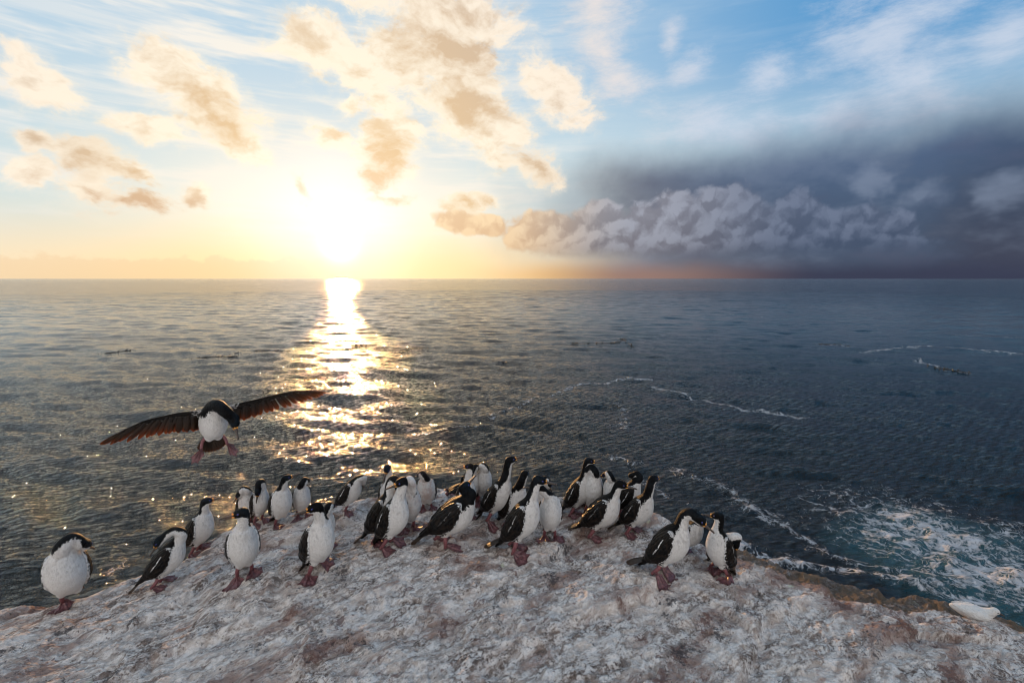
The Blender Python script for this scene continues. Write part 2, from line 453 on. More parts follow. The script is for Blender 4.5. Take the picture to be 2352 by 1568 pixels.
def build_sea():
    rs = [3.0]
    while rs[-1] < 260: rs.append(rs[-1] + max(0.035, rs[-1] * 0.0042))
    while rs[-1] < 40000: rs.append(rs[-1] * 1.06)
    r = np.array(rs)[:, None]
    th = np.linspace(R(-84), R(84), 1250)[None, :]
    X = r * np.sin(th); Y = r * np.cos(th)
    rr = r + 0 * th
    rng = np.random.RandomState(5)
    Z = np.zeros_like(X)
    main = R(196)                                    # the waves run in from the sea
    wx = X + 0.25 * gnoise(X * 0.5, Y * 0.5, 71); wy = Y + 0.25 * gnoise(X * 0.5, Y * 0.5, 72)
    for k in range(42):
        lam = 0.22 * (52.0 ** (k / 41.0))
        d = main + rng.normal(0, 0.50 if lam < 3 else 0.33)
        amp = (0.0085 if lam < 2.5 else 0.0065) * lam ** 0.80 * rng.uniform(0.6, 1.25)
        if lam > 6: amp *= 0.75
        elif lam > 1.2: amp *= 1.45
        p0 = rng.uniform(0, 6.28)
        q = 2 * PI / lam
        fade = np.clip(lam / (np.maximum(0.035, r * 0.0042) * 5.0) - 0.4, 0, 1)
        n = int((fade[:, 0] > 0).sum())                # rows near enough for this wave to show
        xs, ys, f = X[:n], Y[:n], fade[:n]
        ph = (wx[:n] * math.sin(d) + wy[:n] * math.cos(d)) * q + p0
        c, s_ = math.cos(d), math.sin(d)
        grp = 0.6 + 0.4 * np.sin(xs * (q * 0.19 * c) - ys * (q * 0.19 * s_) + k * 1.7 + 1.3 * np.sin(ys * q * 0.11 + k))
        Z[:n] += amp * f * grp * (np.sin(ph) + 0.22 * np.cos(2 * ph))
    n = int((r[:, 0] < 60).sum())
    Z[:n] += fbm(X[:n] * 1.6, Y[:n] * 3.4, 3, 33) * 0.022 * np.clip((60 - r[:n]) / 30, 0, 1)

    # how much foam floats where
    foam = np.zeros_like(X)
    wob = 0.5 * fbm(X * 0.35, Y * 0.35, 4, 55)
    wob2 = 0.5 * fbm(X * 0.35 + 40, Y * 0.35, 4, 57)
    XX, YY = X + wob, Y + wob2

    def blob(px, py, rx, ry, a, rot=0.0):
        cx, cy = sea_at(px, py)
        c, s = math.cos(rot), math.sin(rot)
        u = ((XX - cx) * c + (YY - cy) * s) / rx; v = (-(XX - cx) * s + (YY - cy) * c) / ry
        return a * np.clip(1 - (u * u + v * v), 0, 1) ** 0.7

    def streak(pts, wid, a):
        out = np.zeros_like(X)
        P = [np.array(sea_at(*p)) for p in pts]
        for p, q in zip(P[:-1], P[1:]):
            d = q - p; L2 = float(d @ d)
            t = np.clip(((XX - p[0]) * d[0] + (YY - p[1]) * d[1]) / L2, 0, 1)
            dist = np.hypot(XX - p[0] - t * d[0], YY - p[1] - t * d[1])
            w = wid * (p[1] + q[1]) * 0.5
            out = np.maximum(out, a * np.clip(1 - dist / w, 0, 1))
        return out
    parts = [blob(2120, 1235, 2.3, 1.9, 0.80), blob(2170, 1250, 1.3, 0.9, 1.0), blob(2330, 1345, 1.4, 0.8, 0.95), blob(2300, 1330, 2.3, 1.6, 0.78), blob(2060, 1190, 3.2, 2.6, 0.55), blob(2330, 1260, 2.6, 1.8, 0.62),
             streak([(1690, 1140), (1790, 1185), (1830, 1215), (1880, 1265), (1960, 1300), (2150, 1345)], 0.050, 0.72),
             streak([(1560, 1080), (1640, 1110), (1700, 1140), (1770, 1160)], 0.040, 0.62),
             streak([(1700, 1262), (1800, 1300), (1900, 1322), (2100, 1352), (2340, 1400)], 0.055, 0.85),
             streak([(1330, 885), (1420, 872), (1490, 872)], 0.020, 0.80), streak([(1510, 890), (1600, 912), (1700, 940), (1850, 955)], 0.018, 0.85),
             streak([(1130, 960), (1230, 915), (1330, 884)], 0.020, 0.66), streak([(1420, 930), (1440, 985)], 0.024, 0.62),
             streak([(1390, 1055), (1460, 1070)], 0.034, 0.64), streak([(950, 990), (1100, 985)], 0.014, 0.56),
             streak([(1980, 805), (2130, 795), (2352, 812)], 0.020, 0.75), streak([(2090, 820), (2160, 845), (2220, 855)], 0.018, 0.78),
             streak([(1880, 790), (1960, 798)], 0.016, 0.6), streak([(1600, 715), (1760, 728)], 0.02, 0.5), streak([(2200, 772), (2352, 776)], 0.016, 0.58),
             streak([(1480, 1090), (1560, 1150), (1600, 1165)], 0.034, 0.6), streak([(1950, 1130), (2090, 1150), (2200, 1175), (2330, 1215)], 0.030, 0.55),
             streak([(220, 1330), (290, 1310)], 0.03, 0.5)]
    for p in parts:
        foam = np.maximum(foam, p)
    aer = np.maximum(blob(2180, 1275, 2.6, 2.2, 1.0), blob(2350, 1360, 3.0, 2.0, 0.9))
    Z[:n] += foam[:n] * (0.05 * fbm(X[:n] * 2.2, Y[:n] * 2.2, 3, 77) + np.clip(foam[:n] - 0.4, 0, 1) * (r[:n] < 22) * 0.20 * fbm(X[:n] * 0.8, Y[:n] * 0.8, 3, 78, ridged=True))

    m, G, b = new_mat('sea_water')
    geo = G.node('ShaderNodeNewGeometry')
    pos = S(G, geo.outputs['Position'])
    x, y, z = G.xyz(pos)
    p2 = G.vec(x, y, 0.0)
    dist = G.vm('LENGTH', p2, out=1)
    f = G.attr('foam'); a = G.attr('aeration')
    wv = G.vm('SCALE', G.vm('SUBTRACT', G.noise(p2, 0.9, 3.0, 0.6, col=True), (0.5, 0.5, 0.5)), 1.5)
    pw = G.vm('ADD', p2, wv)
    ce = G.voro(pw, 2.4, 'DISTANCE_TO_EDGE')
    ce2 = G.voro(pw, 6.5, 'DISTANCE_TO_EDGE')
    fn = G.noise(pw, 3.2, 6.0, 0.66)
    fd = G.noise(pw, 17.0, 3.0, 0.6)
    web = G.m('MAXIMUM', G.ss(ce, 0.0, 0.22, 1.0, 0.0), G.ss(ce2, 0.0, 0.16, 0.8, 0.0))
    tex = web * 0.27 + fn * 1.15 + fd * 0.60
    mask = G.ss(tex + f * 0.60, 1.36, 1.66) * G.ss(f, 0.02, 0.2)
    deep = G.mix(G.ss(fn, 0.3, 0.7), lin(4, 10, 14), lin(6, 15, 20))
    wcol = G.mix(a * 0.85, deep, lin(44, 84, 90))
    foamc = G.mix(fd, lin(170, 172, 178), lin(216, 212, 210))
    G.put(b.inputs['Base Color'], G.mix(mask, wcol, foamc))
    b.inputs['IOR'].default_value = 1.33
    rough = G.ss(dist, 8.0, 400.0, 0.05, 0.09)
    G.put(b.inputs['Roughness'], G.mix(mask, rough, 0.8))
    # ripples below the size of the mesh
    n1 = G.noise(G.mapping(p2, (0, 0, 0), (0, 0, R(24)), (1.0, 3.2, 1), 'POINT'), 3.4, 5.0, 0.62)
    n2 = G.noise(G.mapping(p2, (0, 0, 0), (0, 0, R(-22)), (1.0, 1.9, 1), 'POINT'), 10.5, 3.0, 0.6)
    n3 = G.noise(G.mapping(p2, (0, 0, 0), (0, 0, R(8)), (0.26, 1.7, 1), 'POINT'), 0.55, 4.0, 0.6)
    gust = G.noise(p2, 0.035, 3.0, 0.5)
    h = n1 * 0.10 * G.ss(dist, 12, 90, 0.75, 0.22) + n2 * 0.048 * G.ss(dist, 12, 60, 1.0, 0.05) + n3 * G.ss(dist, 25, 160, 0.03, 0.26)
    n4 = G.noise(G.mapping(p2, (0, 0, 0), (0, 0, R(10)), (0.26, 1.9, 1), 'POINT'), 0.13, 5.0, 0.65)
    h = h + n4 * G.ss(dist, 40, 250, 0.0, 1.5)
    def ripple(rot, lam, k):
        ph = G.m('MULTIPLY_ADD', G.vm('DOT_PRODUCT', p2, (math.sin(rot) * 6.283 / lam, math.cos(rot) * 6.283 / lam, 0), out=1), 1.0, n1 * 6.0 + n3 * 4.0 + k)
        return G.m('SINE', ph)
    near = G.ss(dist, 9, 45, 1.0, 0.0)
    h = h + (ripple(R(-24), 0.20, 0.0) * 0.012 + ripple(R(-12), 0.13, 2.0) * 0.007 + ripple(R(-40), 0.34, 1.0) * 0.016) * near
    h = h * (0.6 + gust * 0.9) + mask * 0.012 + fd * mask * 0.02
    G.put(b.inputs['Normal'], G.bump(h, 1.0, 1.0))
    me = grid_mesh('sea', X, Y, Z + SEA_Z, m)
    set_attr(me, 'foam', foam); set_attr(me, 'aeration', aer)
    link('sea', me, kind='structure')

build_sea()

# ------------------------------------------------------------------ rock headland
EDGE = [(-700, 1560), (-300, 1470), (0, 1392), (100, 1386), (200, 1374), (260, 1347), (330, 1315), (420, 1280), (490, 1238), (560, 1208), (640, 1190),
        (700, 1182), (760, 1170), (830, 1152), (900, 1140), (1000, 1134), (1100, 1138), (1200, 1143), (1300, 1152), (1400, 1160), (1480, 1176), (1540, 1205),
        (1600, 1243), (1700, 1278), (1800, 1320), (1906, 1362), (1990, 1382), (2099, 1392), (2170, 1398), (2286, 1430), (2352, 1452), (2600, 1545), (2900, 1620)]


def rock_base(x, y):
    return -0.012 * x * x - 0.05 * np.clip(-x - 0.8, 0, 9) - 0.02 * np.clip(x - 1, 0, 9) + 0.012 * (y - 3.4)


def _edge_table():
    out = []
    for p in EDGE:
        d = ray(*p)
        t = 2.0
        for _ in range(40):
            t += (CAM_Z + d.z * t - float(rock_base(np.float64(d.x * t), np.float64(d.y * t)))) / -d.z * 0.8
        out.append((math.atan2(d.x, d.y), math.hypot(d.x * t, d.y * t)))
    return np.array(out)
EDGE_T = _edge_table()


def rock_parts(x, y):
    """height of the rock, distance past the crest, amount of the weedy shelf"""
    x = np.asarray(x, dtype=np.float64); y = np.asarray(y, dtype=np.float64)
    th = np.arctan2(x, y); r = np.hypot(x, y)
    re = np.interp(th, EDGE_T[:, 0], EDGE_T[:, 1])
    re = re + 0.05 * gnoise(th * 7, 0 * th + 3.3, 11) + 0.03 * gnoise(th * 25, 0 * th + 1.3, 12)
    e = r - re
    z = rock_base(x, y)
    # broad bumps, slabs and small steps
    u = x * 0.82 + y * 0.57; v = -x * 0.57 + y * 0.82
    wu = u + 0.22 * gnoise(x * 1.3, y * 1.3, 21); wv = v + 0.22 * gnoise(x * 1.3, y * 1.3, 22)
    z = z + 0.050 * gnoise(x * 0.8, y * 0.8, 31) + 0.030 * gnoise(wu * 1.5, wv * 2.6, 32)
    st = wv * 1.55 + 0.5 * gnoise(wu * 0.9, wv * 0.9, 33)
    fr = st - np.floor(st)
    slab = (0.5 - fr) + np.clip((fr - 0.90) / 0.10, 0, 1) ** 2 * (3 - 2 * np.clip((fr - 0.90) / 0.10, 0, 1))
    z = z + 0.055 * slab * (0.5 + 0.8 * np.clip(gnoise(x * 0.9, y * 0.9, 34) + 0.3, 0, 1))
    st2 = wu * 2.3 + 0.6 * gnoise(wu * 1.7 + 9, wv * 1.7, 35)
    f2 = st2 - np.floor(st2)
    sl2 = (0.5 - f2) + np.clip((f2 - 0.85) / 0.15, 0, 1)
    z = z + 0.030 * sl2 * np.clip(gnoise(x * 1.1 + 5, y * 1.1, 36) + 0.4, 0, 1)
    z = z + 0.012 * fbm(wu * 5, wv * 9, 3, 41, 0.55)
    shelf = np.clip((th - R(17)) / R(9), 0, 1)
    shelf = shelf * shelf * (3 - 2 * shelf)
    sw = 0.95
    ec = np.clip(e, 0, None)
    steep = 0.35 * ec + 1.5 * ec ** 2
    steep = np.where(ec > 1.0, 1.85 + 3.2 * (ec - 1.0), steep)
    ledge = 0.10 * np.clip(ec / 0.06, 0, 1) + 0.34 * np.clip(ec, 0, sw) + np.clip(ec - sw, 0, 9) * 0.5 + 1.6 * np.clip(ec - sw, 0, 9) ** 2
    weed = shelf * np.clip((e + 0.05) / 0.12, 0, 1)
    z = z - (steep * (1 - shelf) + ledge * shelf)
    z = z + weed * (0.040 * fbm(x * 2.6, y * 2.6, 5, 51, 0.55) + 0.012 * fbm(x * 9, y * 9, 3, 52, 0.6, ridged=True) - 0.012)
    return z, e, weed


def rock_fine(X, Y):
    u = X * 0.82 + Y * 0.57; v = -X * 0.57 + Y * 0.82
    wu = u + 0.05 * gnoise(X * 6, Y * 6, 61); wv = v + 0.05 * gnoise(X * 6, Y * 6, 62)
    crack = fbm(wu * 2.6 + 5, wv * 3.4, 3, 66, 0.5, ridged=True)
    return (0.0095 * fbm(wu * 11, wv * 22, 4, 63, 0.6) + 0.0035 * fbm(X * 34, Y * 34, 2, 64, 0.6, ridged=True)
            - 0.016 * np.clip((crack - 1.22) / 0.3, 0, 1))


def rock_full(x, y):
    return rock_parts(x, y)[0] + rock_fine(x, y)


def rock_z(x, y):
    return float(rock_parts(np.array([x]), np.array([y]))[0][0])


def on_rock(px, py):
    """where a view line meets the rock"""
    d = ray(px, py)
    ts = np.linspace(1.6, 6.5, 700)
    x, y, z = d.x * ts, d.y * ts, CAM_Z + d.z * ts
    g = z - rock_parts(x, y)[0]
    k = np.argmax(g < 0) if (g < 0).any() else int(np.argmin(g))
    t = ts[k]
    if k > 0 and g[k] < 0:
        t = ts[k - 1] + (ts[k] - ts[k - 1]) * g[k - 1] / (g[k - 1] - g[k])
    return Vector((d.x * t, d.y * t, rock_z(d.x * t, d.y * t)))


def build_rock():
    th = np.linspace(R(-88), R(88), 1300)[None, :]
    re = np.interp(th, EDGE_T[:, 0], EDGE_T[:, 1])
    s = np.concatenate([np.linspace(0.10, 0.45, 26), np.linspace(0.45, 1.0, 440)[1:], 1 + np.linspace(0, 1, 150)[1:] ** 1.3 * 0.85])[:, None]
    r = s * re
    X = r * np.sin(th); Y = r * np.cos(th)
    Z, E, W = rock_parts(X, Y)
    # fine weathering
    Z = Z + rock_fine(X, Y)
    Z = np.maximum(Z, SEA_Z - 1.5)
    m, G, b = new_mat('guano_rock')
    geo = G.node('ShaderNodeNewGeometry')
    P = S(G, geo.outputs['Position'])
    Pr = G.mapping(P, (0, 0, 0), (0, 0, R(-35)), (1, 1, 1), 'POINT')
    Pw = G.vm('ADD', Pr, G.vm('SCALE', G.vm('SUBTRACT', G.noise(P, 3.0, 3.0, 0.6, col=True), (0.5, 0.5, 0.5)), 0.22))
    Ps = G.mapping(Pw, (0, 0, 0), (0, 0, 0), (0.8, 2.0, 1.4), 'POINT')
    n0 = G.noise(P, 1.5, 4.0, 0.6)
    n1 = G.noise(Ps, 3.6, 7.0, 0.70)
    n2 = G.noise(Ps, 13.0, 5.0, 0.70)
    n3 = G.noise(P, 60.0, 3.0, 0.65)
    n4 = G.noise(G.vm('ADD', Ps, (7, 3, 1)), 2.2, 6.0, 0.68)
    n5 = G.noise(G.vm('ADD', Pw, (2, 9, 4)), 5.5, 6.0, 0.72)
    c = G.mix(G.ss(n1, 0.36, 0.66), lin(116, 101, 92), lin(203, 190, 180))
    c = G.mix(G.ss(n2 + (n3 - 0.5) * 0.5, 0.40, 0.64) * 0.85, c, lin(236, 228, 221))
    c = G.mix(G.ss(n4 + (n3 - 0.5) * 0.3 + (n0 - 0.5) * 0.7, 0.50, 0.66) * 0.8, c, lin(140, 112, 100))
    c = G.mix(G.ss(n5 + (n2 - 0.5) * 0.45 + (n0 - 0.5) * 0.55, 0.58, 0.66) * 0.78, c, lin(98, 64, 55))
    c = G.mix(G.ss(G.noise(G.vm('ADD', Pw, (5, 1, 8)), 4.2, 6.0, 0.7) + (n3 - 0.5) * 0.35, 0.60, 0.67) * 0.85, c, lin(66, 60, 60))
    c = G.mix(G.ss(n3 + (n1 - 0.5) * 0.5, 0.30, 0.40, 1, 0) * 0.75, c, lin(84, 72, 66))
    c = G.mix(G.ss(G.noise(P, 5.0, 3.0, 0.5), 0.70, 0.76) * 0.6, c, lin(206, 208, 176))
    weed = G.attr('weed')
    wc = G.mix(G.ss(n1, 0.35, 0.65), lin(52, 43, 34), lin(112, 94, 76))
    wc = G.mix(G.ss(n2, 0.58, 0.72) * 0.7, wc, lin(160, 140, 120))
    c = G.mix((weed * 0.95 + (n1 - 0.5) * 2.2).clamp() * G.ss(weed, 0.05, 0.3), c, wc)
    wet = G.attr('low')
    c = G.mix(wet, c, lin(44, 38, 34))
    G.put(b.inputs['Base Color'], c)
    b.inputs['Roughness'].default_value = 0.82
    b.inputs['Specular IOR Level'].default_value = 0.3
    hh = n2 * 0.026 + n3 * 0.010 + n1 * 0.03 + G.noise(P, 150.0, 2.0, 0.6) * 0.0025
    G.put(b.inputs['Normal'], G.bump(hh, 0.9, 1.0))
    me = grid_mesh('rock', X, Y, Z, m)
    set_attr(me, 'weed', W)
    set_attr(me, 'low', np.clip((-1.2 - Z) / 0.8, 0, 1))
    link('rock_headland', me, kind='structure')

build_rock()

# ------------------------------------------------------------------ bird materials
def plumage_material():
    m, G, b = new_mat('plumage')
    tc = G.node('ShaderNodeTexCoord')
    P = S(G, tc.outputs['Object'])
    dark = G.attr('dark'); head = G.attr('headness'); seed = G.attr('seed')
    Q = G.vm('ADD', P, G.vec(seed, seed * 1.7, seed * 0.3))
    n = G.noise(Q, 75.0, 3.0, 0.6)
    n2 = G.noise(G.mapping(Q, (0, 0, 0), (0, 0, 0), (1, 1, 0.55), 'POINT'), 150.0, 3.0, 0.65)
    n3 = G.noise(Q, 14.0, 3.0, 0.55)
    mask = G.ss(dark + (n - 0.5) * 1.0 + (n2 - 0.5) * 0.6, -0.05, 0.05)
    blk = G.mix(G.ss(n3, 0.4, 0.65), (0.0045, 0.0042, 0.0044), (0.010, 0.008, 0.0065))
    blk = G.mix(head * G.ss(n3, 0.4, 0.6) * 0.7, blk, (0.006, 0.014, 0.022))
    wht = G.mix(G.ss(n2, 0.32, 0.62), (0.60, 0.575, 0.55), (0.70, 0.675, 0.65))
    ruff = G.attr('ruff')
    fleck = G.noise(G.mapping(Q, (0, 0, 0), (0, 0, 0), (1, 1, 0.7), 'POINT'), 62.0, 4.0, 0.7)
    wht = G.mix(G.ss(fleck, 0.50, 0.66) * (ruff * 0.34 + 0.02), wht, (0.30, 0.28, 0.27))
    wht = G.mix(G.ss(n3, 0.52, 0.74) * 0.35, wht, (0.52, 0.47, 0.42))
    stain = G.attr('stain')
    wht = G.mix((stain * G.ss(n + (n3 - 0.5), 0.42, 0.6)).clamp() * 0.7, wht, (0.42, 0.13, 0.06))
    G.put(b.inputs['Base Color'], G.mix(mask, wht, blk))
    G.put(b.inputs['Roughness'], G.mix(mask, 0.85, 0.42))
    G.put(b.inputs['Specular IOR Level'], G.mix(mask, 0.2, 0.06))
    h = n * 0.005 + n2 * 0.004 + G.noise(Q, 34.0, 3.0, 0.55) * 0.007 - G.ss(fleck, 0.45, 0.7) * ruff * 0.004
    G.put(b.inputs['Normal'], G.bump(h, 0.85, 1.0))
    return m


def wing_material():
    m, G, b = new_mat('wing_feathers')
    uv = G.node('ShaderNodeUVMap'); uv.uv_map = 'wing'
    U = S(G, uv.outputs[0])
    u, v, _ = G.xyz(U)
    tc = G.node('ShaderNodeTexCoord'); P = S(G, tc.outputs['Object'])
    n = G.noise(P, 90.0, 3.0, 0.6)
    n3 = G.noise(P, 16.0, 3.0, 0.55)
    # overlapping feathers: scallops towards the shoulder, long blades towards the tip
    W = G.vec(u * 9.0 + (n - 0.5) * 0.5, v * 7.0 + u * 2.0, 0.0)
    sc = G.voro(W, 1.0, 'F1', dim='2D', rand=0.75)
    bl = G.m('FRACT', v * 8.0 + u * 1.2 + (n3 - 0.5) * 0.4)
    far = G.ss(u, 0.45, 0.65)
    edge = G.mix(far, G.ss(sc, 0.45, 0.62), G.ss(bl, 0.80, 0.97))
    blk = G.mix(G.ss(n3, 0.4, 0.65), (0.0045, 0.0042, 0.0042), (0.012, 0.009, 0.007))
    c = G.mix(edge * 0.5, blk, (0.026, 0.018, 0.013))
    # broken white line along the wing coverts
    bar = G.ss(G.m('ABSOLUTE', v - 0.47 - (u - 0.3) * 0.28 + (n3 - 0.5) * 0.12), 0.012, 0.030, 1.0, 0.0)
    bar = bar * G.ss(u, 0.16, 0.24) * G.ss(u, 0.42, 0.56, 1.0, 0.0) * G.ss(n + (n3 - 0.5) * 0.8, 0.46, 0.53)
    c = G.mix(bar * G.attr('bar'), c, (0.72, 0.70, 0.68))
    jag = G.noise(G.mapping(P, (0, 0, 0), (0, 0, 0), (1, 1, 1), 'POINT'), 70.0, 4.0, 0.7)
    front = G.ss(u - 0.055 - (jag - 0.5) * 0.34 + v * 0.03, -0.008, 0.008, 1.0, 0.0)
    under = G.ss(v - 0.955 + (jag - 0.5) * 0.42, -0.012, 0.012) * G.ss(u, 0.66, 0.78, 1.0, 0.0)
    c = G.mix(G.m('MAXIMUM', front, under), c, (0.70, 0.69, 0.68))
    G.put(b.inputs['Base Color'], c)
    b.inputs['Roughness'].default_value = 0.34
    b.inputs['Specular IOR Level'].default_value = 0.13
    h = G.mix(far, G.ss(sc, 0.2, 0.62, 1.0, 0.0) * 0.006, bl * 0.006) + n * 0.003
    G.put(b.inputs['Normal'], G.bump(h, 0.9, 1.0))
    return m


def simple_material(name, c1, c2, scale=60.0, rough=0.5, bump=0.002, spec=0.5, stretch=(1, 1, 1)):
    m, G, b = new_mat(name)
    tc = G.node('ShaderNodeTexCoord')
    P = G.mapping(S(G, tc.outputs['Object']), (0, 0, 0), (0, 0, 0), stretch, 'POINT')
    n = G.noise(P, scale, 4.0, 0.6)
    G.put(b.inputs['Base Color'], G.mix(G.ss(n, 0.35, 0.65), tuple(c1), tuple(c2)))
    b.inputs['Roughness'].default_value = rough
    b.inputs['Specular IOR Level'].default_value = spec
    G.put(b.inputs['Normal'], G.bump(n * bump, 0.8, 1.0))
    return m


def quill_material():
    """flight and tail feathers: thin enough for the low sun to glow through"""
    m, G, b = new_mat('flight_feathers')
    tc = G.node('ShaderNodeTexCoord'); P = S(G, tc.outputs['Object'])
    n = G.noise(P, 70.0, 3.0, 0.6)
    e = G.attr('tip')
    c = G.mix((e * 0.8 + (n - 0.5) * 0.5).clamp(), (0.018, 0.013, 0.010), (0.13, 0.07, 0.036))
    G.put(b.inputs['Base Color'], c)
    b.inputs['Roughness'].default_value = 0.4
    tr = G.node('ShaderNodeBsdfTranslucent')
    G.put(tr.inputs['Color'], G.mix(e, (0.09, 0.04, 0.015), (0.42, 0.19, 0.07)))
    mx = G.node('ShaderNodeMixShader')
    G.put(mx.inputs[0], e * 0.62 + 0.16)
    m.node_tree.links.new(b.outputs[0], mx.inputs[1]); m.node_tree.links.new(tr.outputs[0], mx.inputs[2])
    out = m.node_tree.nodes['Material Output']
    m.node_tree.links.new(mx.outputs[0], out.inputs[0])
    return m


def eye_material():
    m, G, b = new_mat('eye')
    d = G.attr('ring')
    G.put(b.inputs['Base Color'], G.mix(d, (0.006, 0.006, 0.008), (0.03, 0.04, 0.22)))
    b.inputs['Roughness'].default_value = 0.12
    return m

M_PLUM = plumage_material()
M_WING = wing_material()
M_QUILL = quill_material()
M_BILL = simple_material('bill_horn', (0.030, 0.021, 0.016), (0.085, 0.058, 0.044), 120, 0.4)
M_CAR = simple_material('orange_caruncle', (0.62, 0.24, 0.035), (0.75, 0.34, 0.06), 200, 0.5, 0.003)
M_LEG = simple_material('pink_skin', (0.16, 0.050, 0.058), (0.26, 0.098, 0.105), 90, 0.45, 0.003)
M_WEB = simple_material('webbed_skin', (0.085, 0.034, 0.038), (0.21, 0.088, 0.092), 55, 0.42, 0.004)
M_EYE = eye_material()
M_CREST = simple_material('crest_feathers', (0.010, 0.008, 0.007), (0.03, 0.018, 0.012), 90, 0.5)

V3 = lambda *a: np.array(a, dtype=np.float64)
unit = lambda v: v / (np.linalg.norm(v) + 1e-12)


def catmull(P, n):
    P = [2 * P[0] - P[1]] + list(P) + [2 * P[-1] - P[-2]]
    out = []
    seg = len(P) - 3
    for k in range(seg):
        p0, p1, p2, p3 = P[k:k + 4]
        for t in np.linspace(0, 1, n, endpoint=False):
            out.append(0.5 * (2 * p1 + (p2 - p0) * t + (2 * p0 - 5 * p1 + 4 * p2 - p3) * t * t + (3 * p1 - p0 - 3 * p2 + p3) * t ** 3))
    out.append(P[-2])
    return np.array(out)


def frames(C, N0):
    """tangents and dorsal vectors carried along a curve"""
    T = np.gradient(C, axis=0)
    T /= np.linalg.norm(T, axis=1)[:, None] + 1e-12
    N = np.zeros_like(C)
    n = unit(N0 - T[0] * (N0 @ T[0]))
    for i in range(len(C)):
        n = unit(n - T[i] * (n @ T[i]))
        N[i] = n
    return T, N


def tube(C, ra, rb, N0=V3(0, 0, 1), seg=16, cap=True):
    """closed tube round a curve, ra sideways, rb along the dorsal vector"""
    C = np.asarray(C, dtype=np.float64); n = len(C)
    ra = np.broadcast_to(ra, n); rb = np.broadcast_to(rb, n)
    T, N = frames(C, N0)
    B = np.cross(N, T)
    a = np.linspace(0, 2 * PI, seg, endpoint=False)
    V = C[:, None] + np.cos(a)[None, :, None] * N[:, None] * rb[:, None, None] + np.sin(a)[None, :, None] * B[:, None] * ra[:, None, None]
    V = V.reshape(-1, 3)
    F = []
    for i in range(n - 1):
        for j in range(seg):
            k = (j + 1) % seg
            F.append((i * seg + j, i * seg + k, (i + 1) * seg + k, (i + 1) * seg + j))
    V = list(V)
    if cap:
        V.append(C[0]); V.append(C[-1])
        c0, c1 = n * seg, n * seg + 1
        for j in range(seg):
            k = (j + 1) % seg
            F.append((c0, k, j)); F.append((c1, (n - 1) * seg + j, (n - 1) * seg + k))
    return np.array(V), F


def ellipsoid(c, ax, ay, az, X, Y, Z, nu=14, nv=10):
    V, F = [], []
    for i in range(nv + 1):
        p = PI * i / nv
        for j in range(nu):
            q = 2 * PI * j / nu
            V.append(c + X * (ax * math.cos(p)) + Y * (ay * math.sin(p) * math.cos(q)) + Z * (az * math.sin(p) * math.sin(q)))
    for i in range(nv):
        for j in range(nu):
            k = (j + 1) % nu
            F.append((i * nu + j, i * nu + k, (i + 1) * nu + k, (i + 1) * nu + j))
    return np.array(V), F


def join(parts):
    V, F, o = [], [], 0
    for v, f in parts:
        V.append(np.asarray(v)); F += [tuple(i + o for i in q) for q in f]
        o += len(v)
    return np.concatenate(V), F


def fuse(V, F, voxel, smooth=6):
    """one continuous skin over overlapping closed pieces"""
    me = bpy.data.meshes.new('skin')
    me.from_pydata([tuple(v) for v in V], [], F)
    bm = bmesh.new(); bm.from_mesh(me)
    bmesh.ops.recalc_face_normals(bm, faces=bm.faces)
    bm.to_mesh(me); bm.free()
    o = bpy.data.objects.new('skin', me)
    COL.objects.link(o)
    r = o.modifiers.new('r', 'REMESH'); r.mode = 'VOXEL'; r.voxel_size = voxel; r.adaptivity = 0
    s = o.modifiers.new('s', 'SMOOTH'); s.factor = 0.5; s.iterations = smooth
    dg = bpy.context.evaluated_depsgraph_get()
    ev = o.evaluated_get(dg)
    out = bpy.data.meshes.new_from_object(ev)
    bpy.data.objects.remove(o); bpy.data.meshes.remove(me)
    out.materials.clear()
    n = len(out.vertices)
    co = np.zeros(n * 3, dtype=np.float32); out.vertices.foreach_get('co', co)
    out.polygons.foreach_set('use_smooth', [True] * len(out.polygons))
    return out, co.reshape(-1, 3).astype(np.float64)


PT = np.array([0.00, 0.08, 0.20, 0.40, 0.60, 0.78, 0.90, 1.00, 1.06])
PA = np.array([.020, .043, .064, .080, .085, .079, .066, .051, .040])
PD = np.array([.020, .042, .064, .084, .090, .080, .062, .050, .040])
PV = np.array([.018, .044, .074, .104, .116, .108, .086, .058, .042])


def prof(tab, t):
    return np.interp(t, PT, tab)


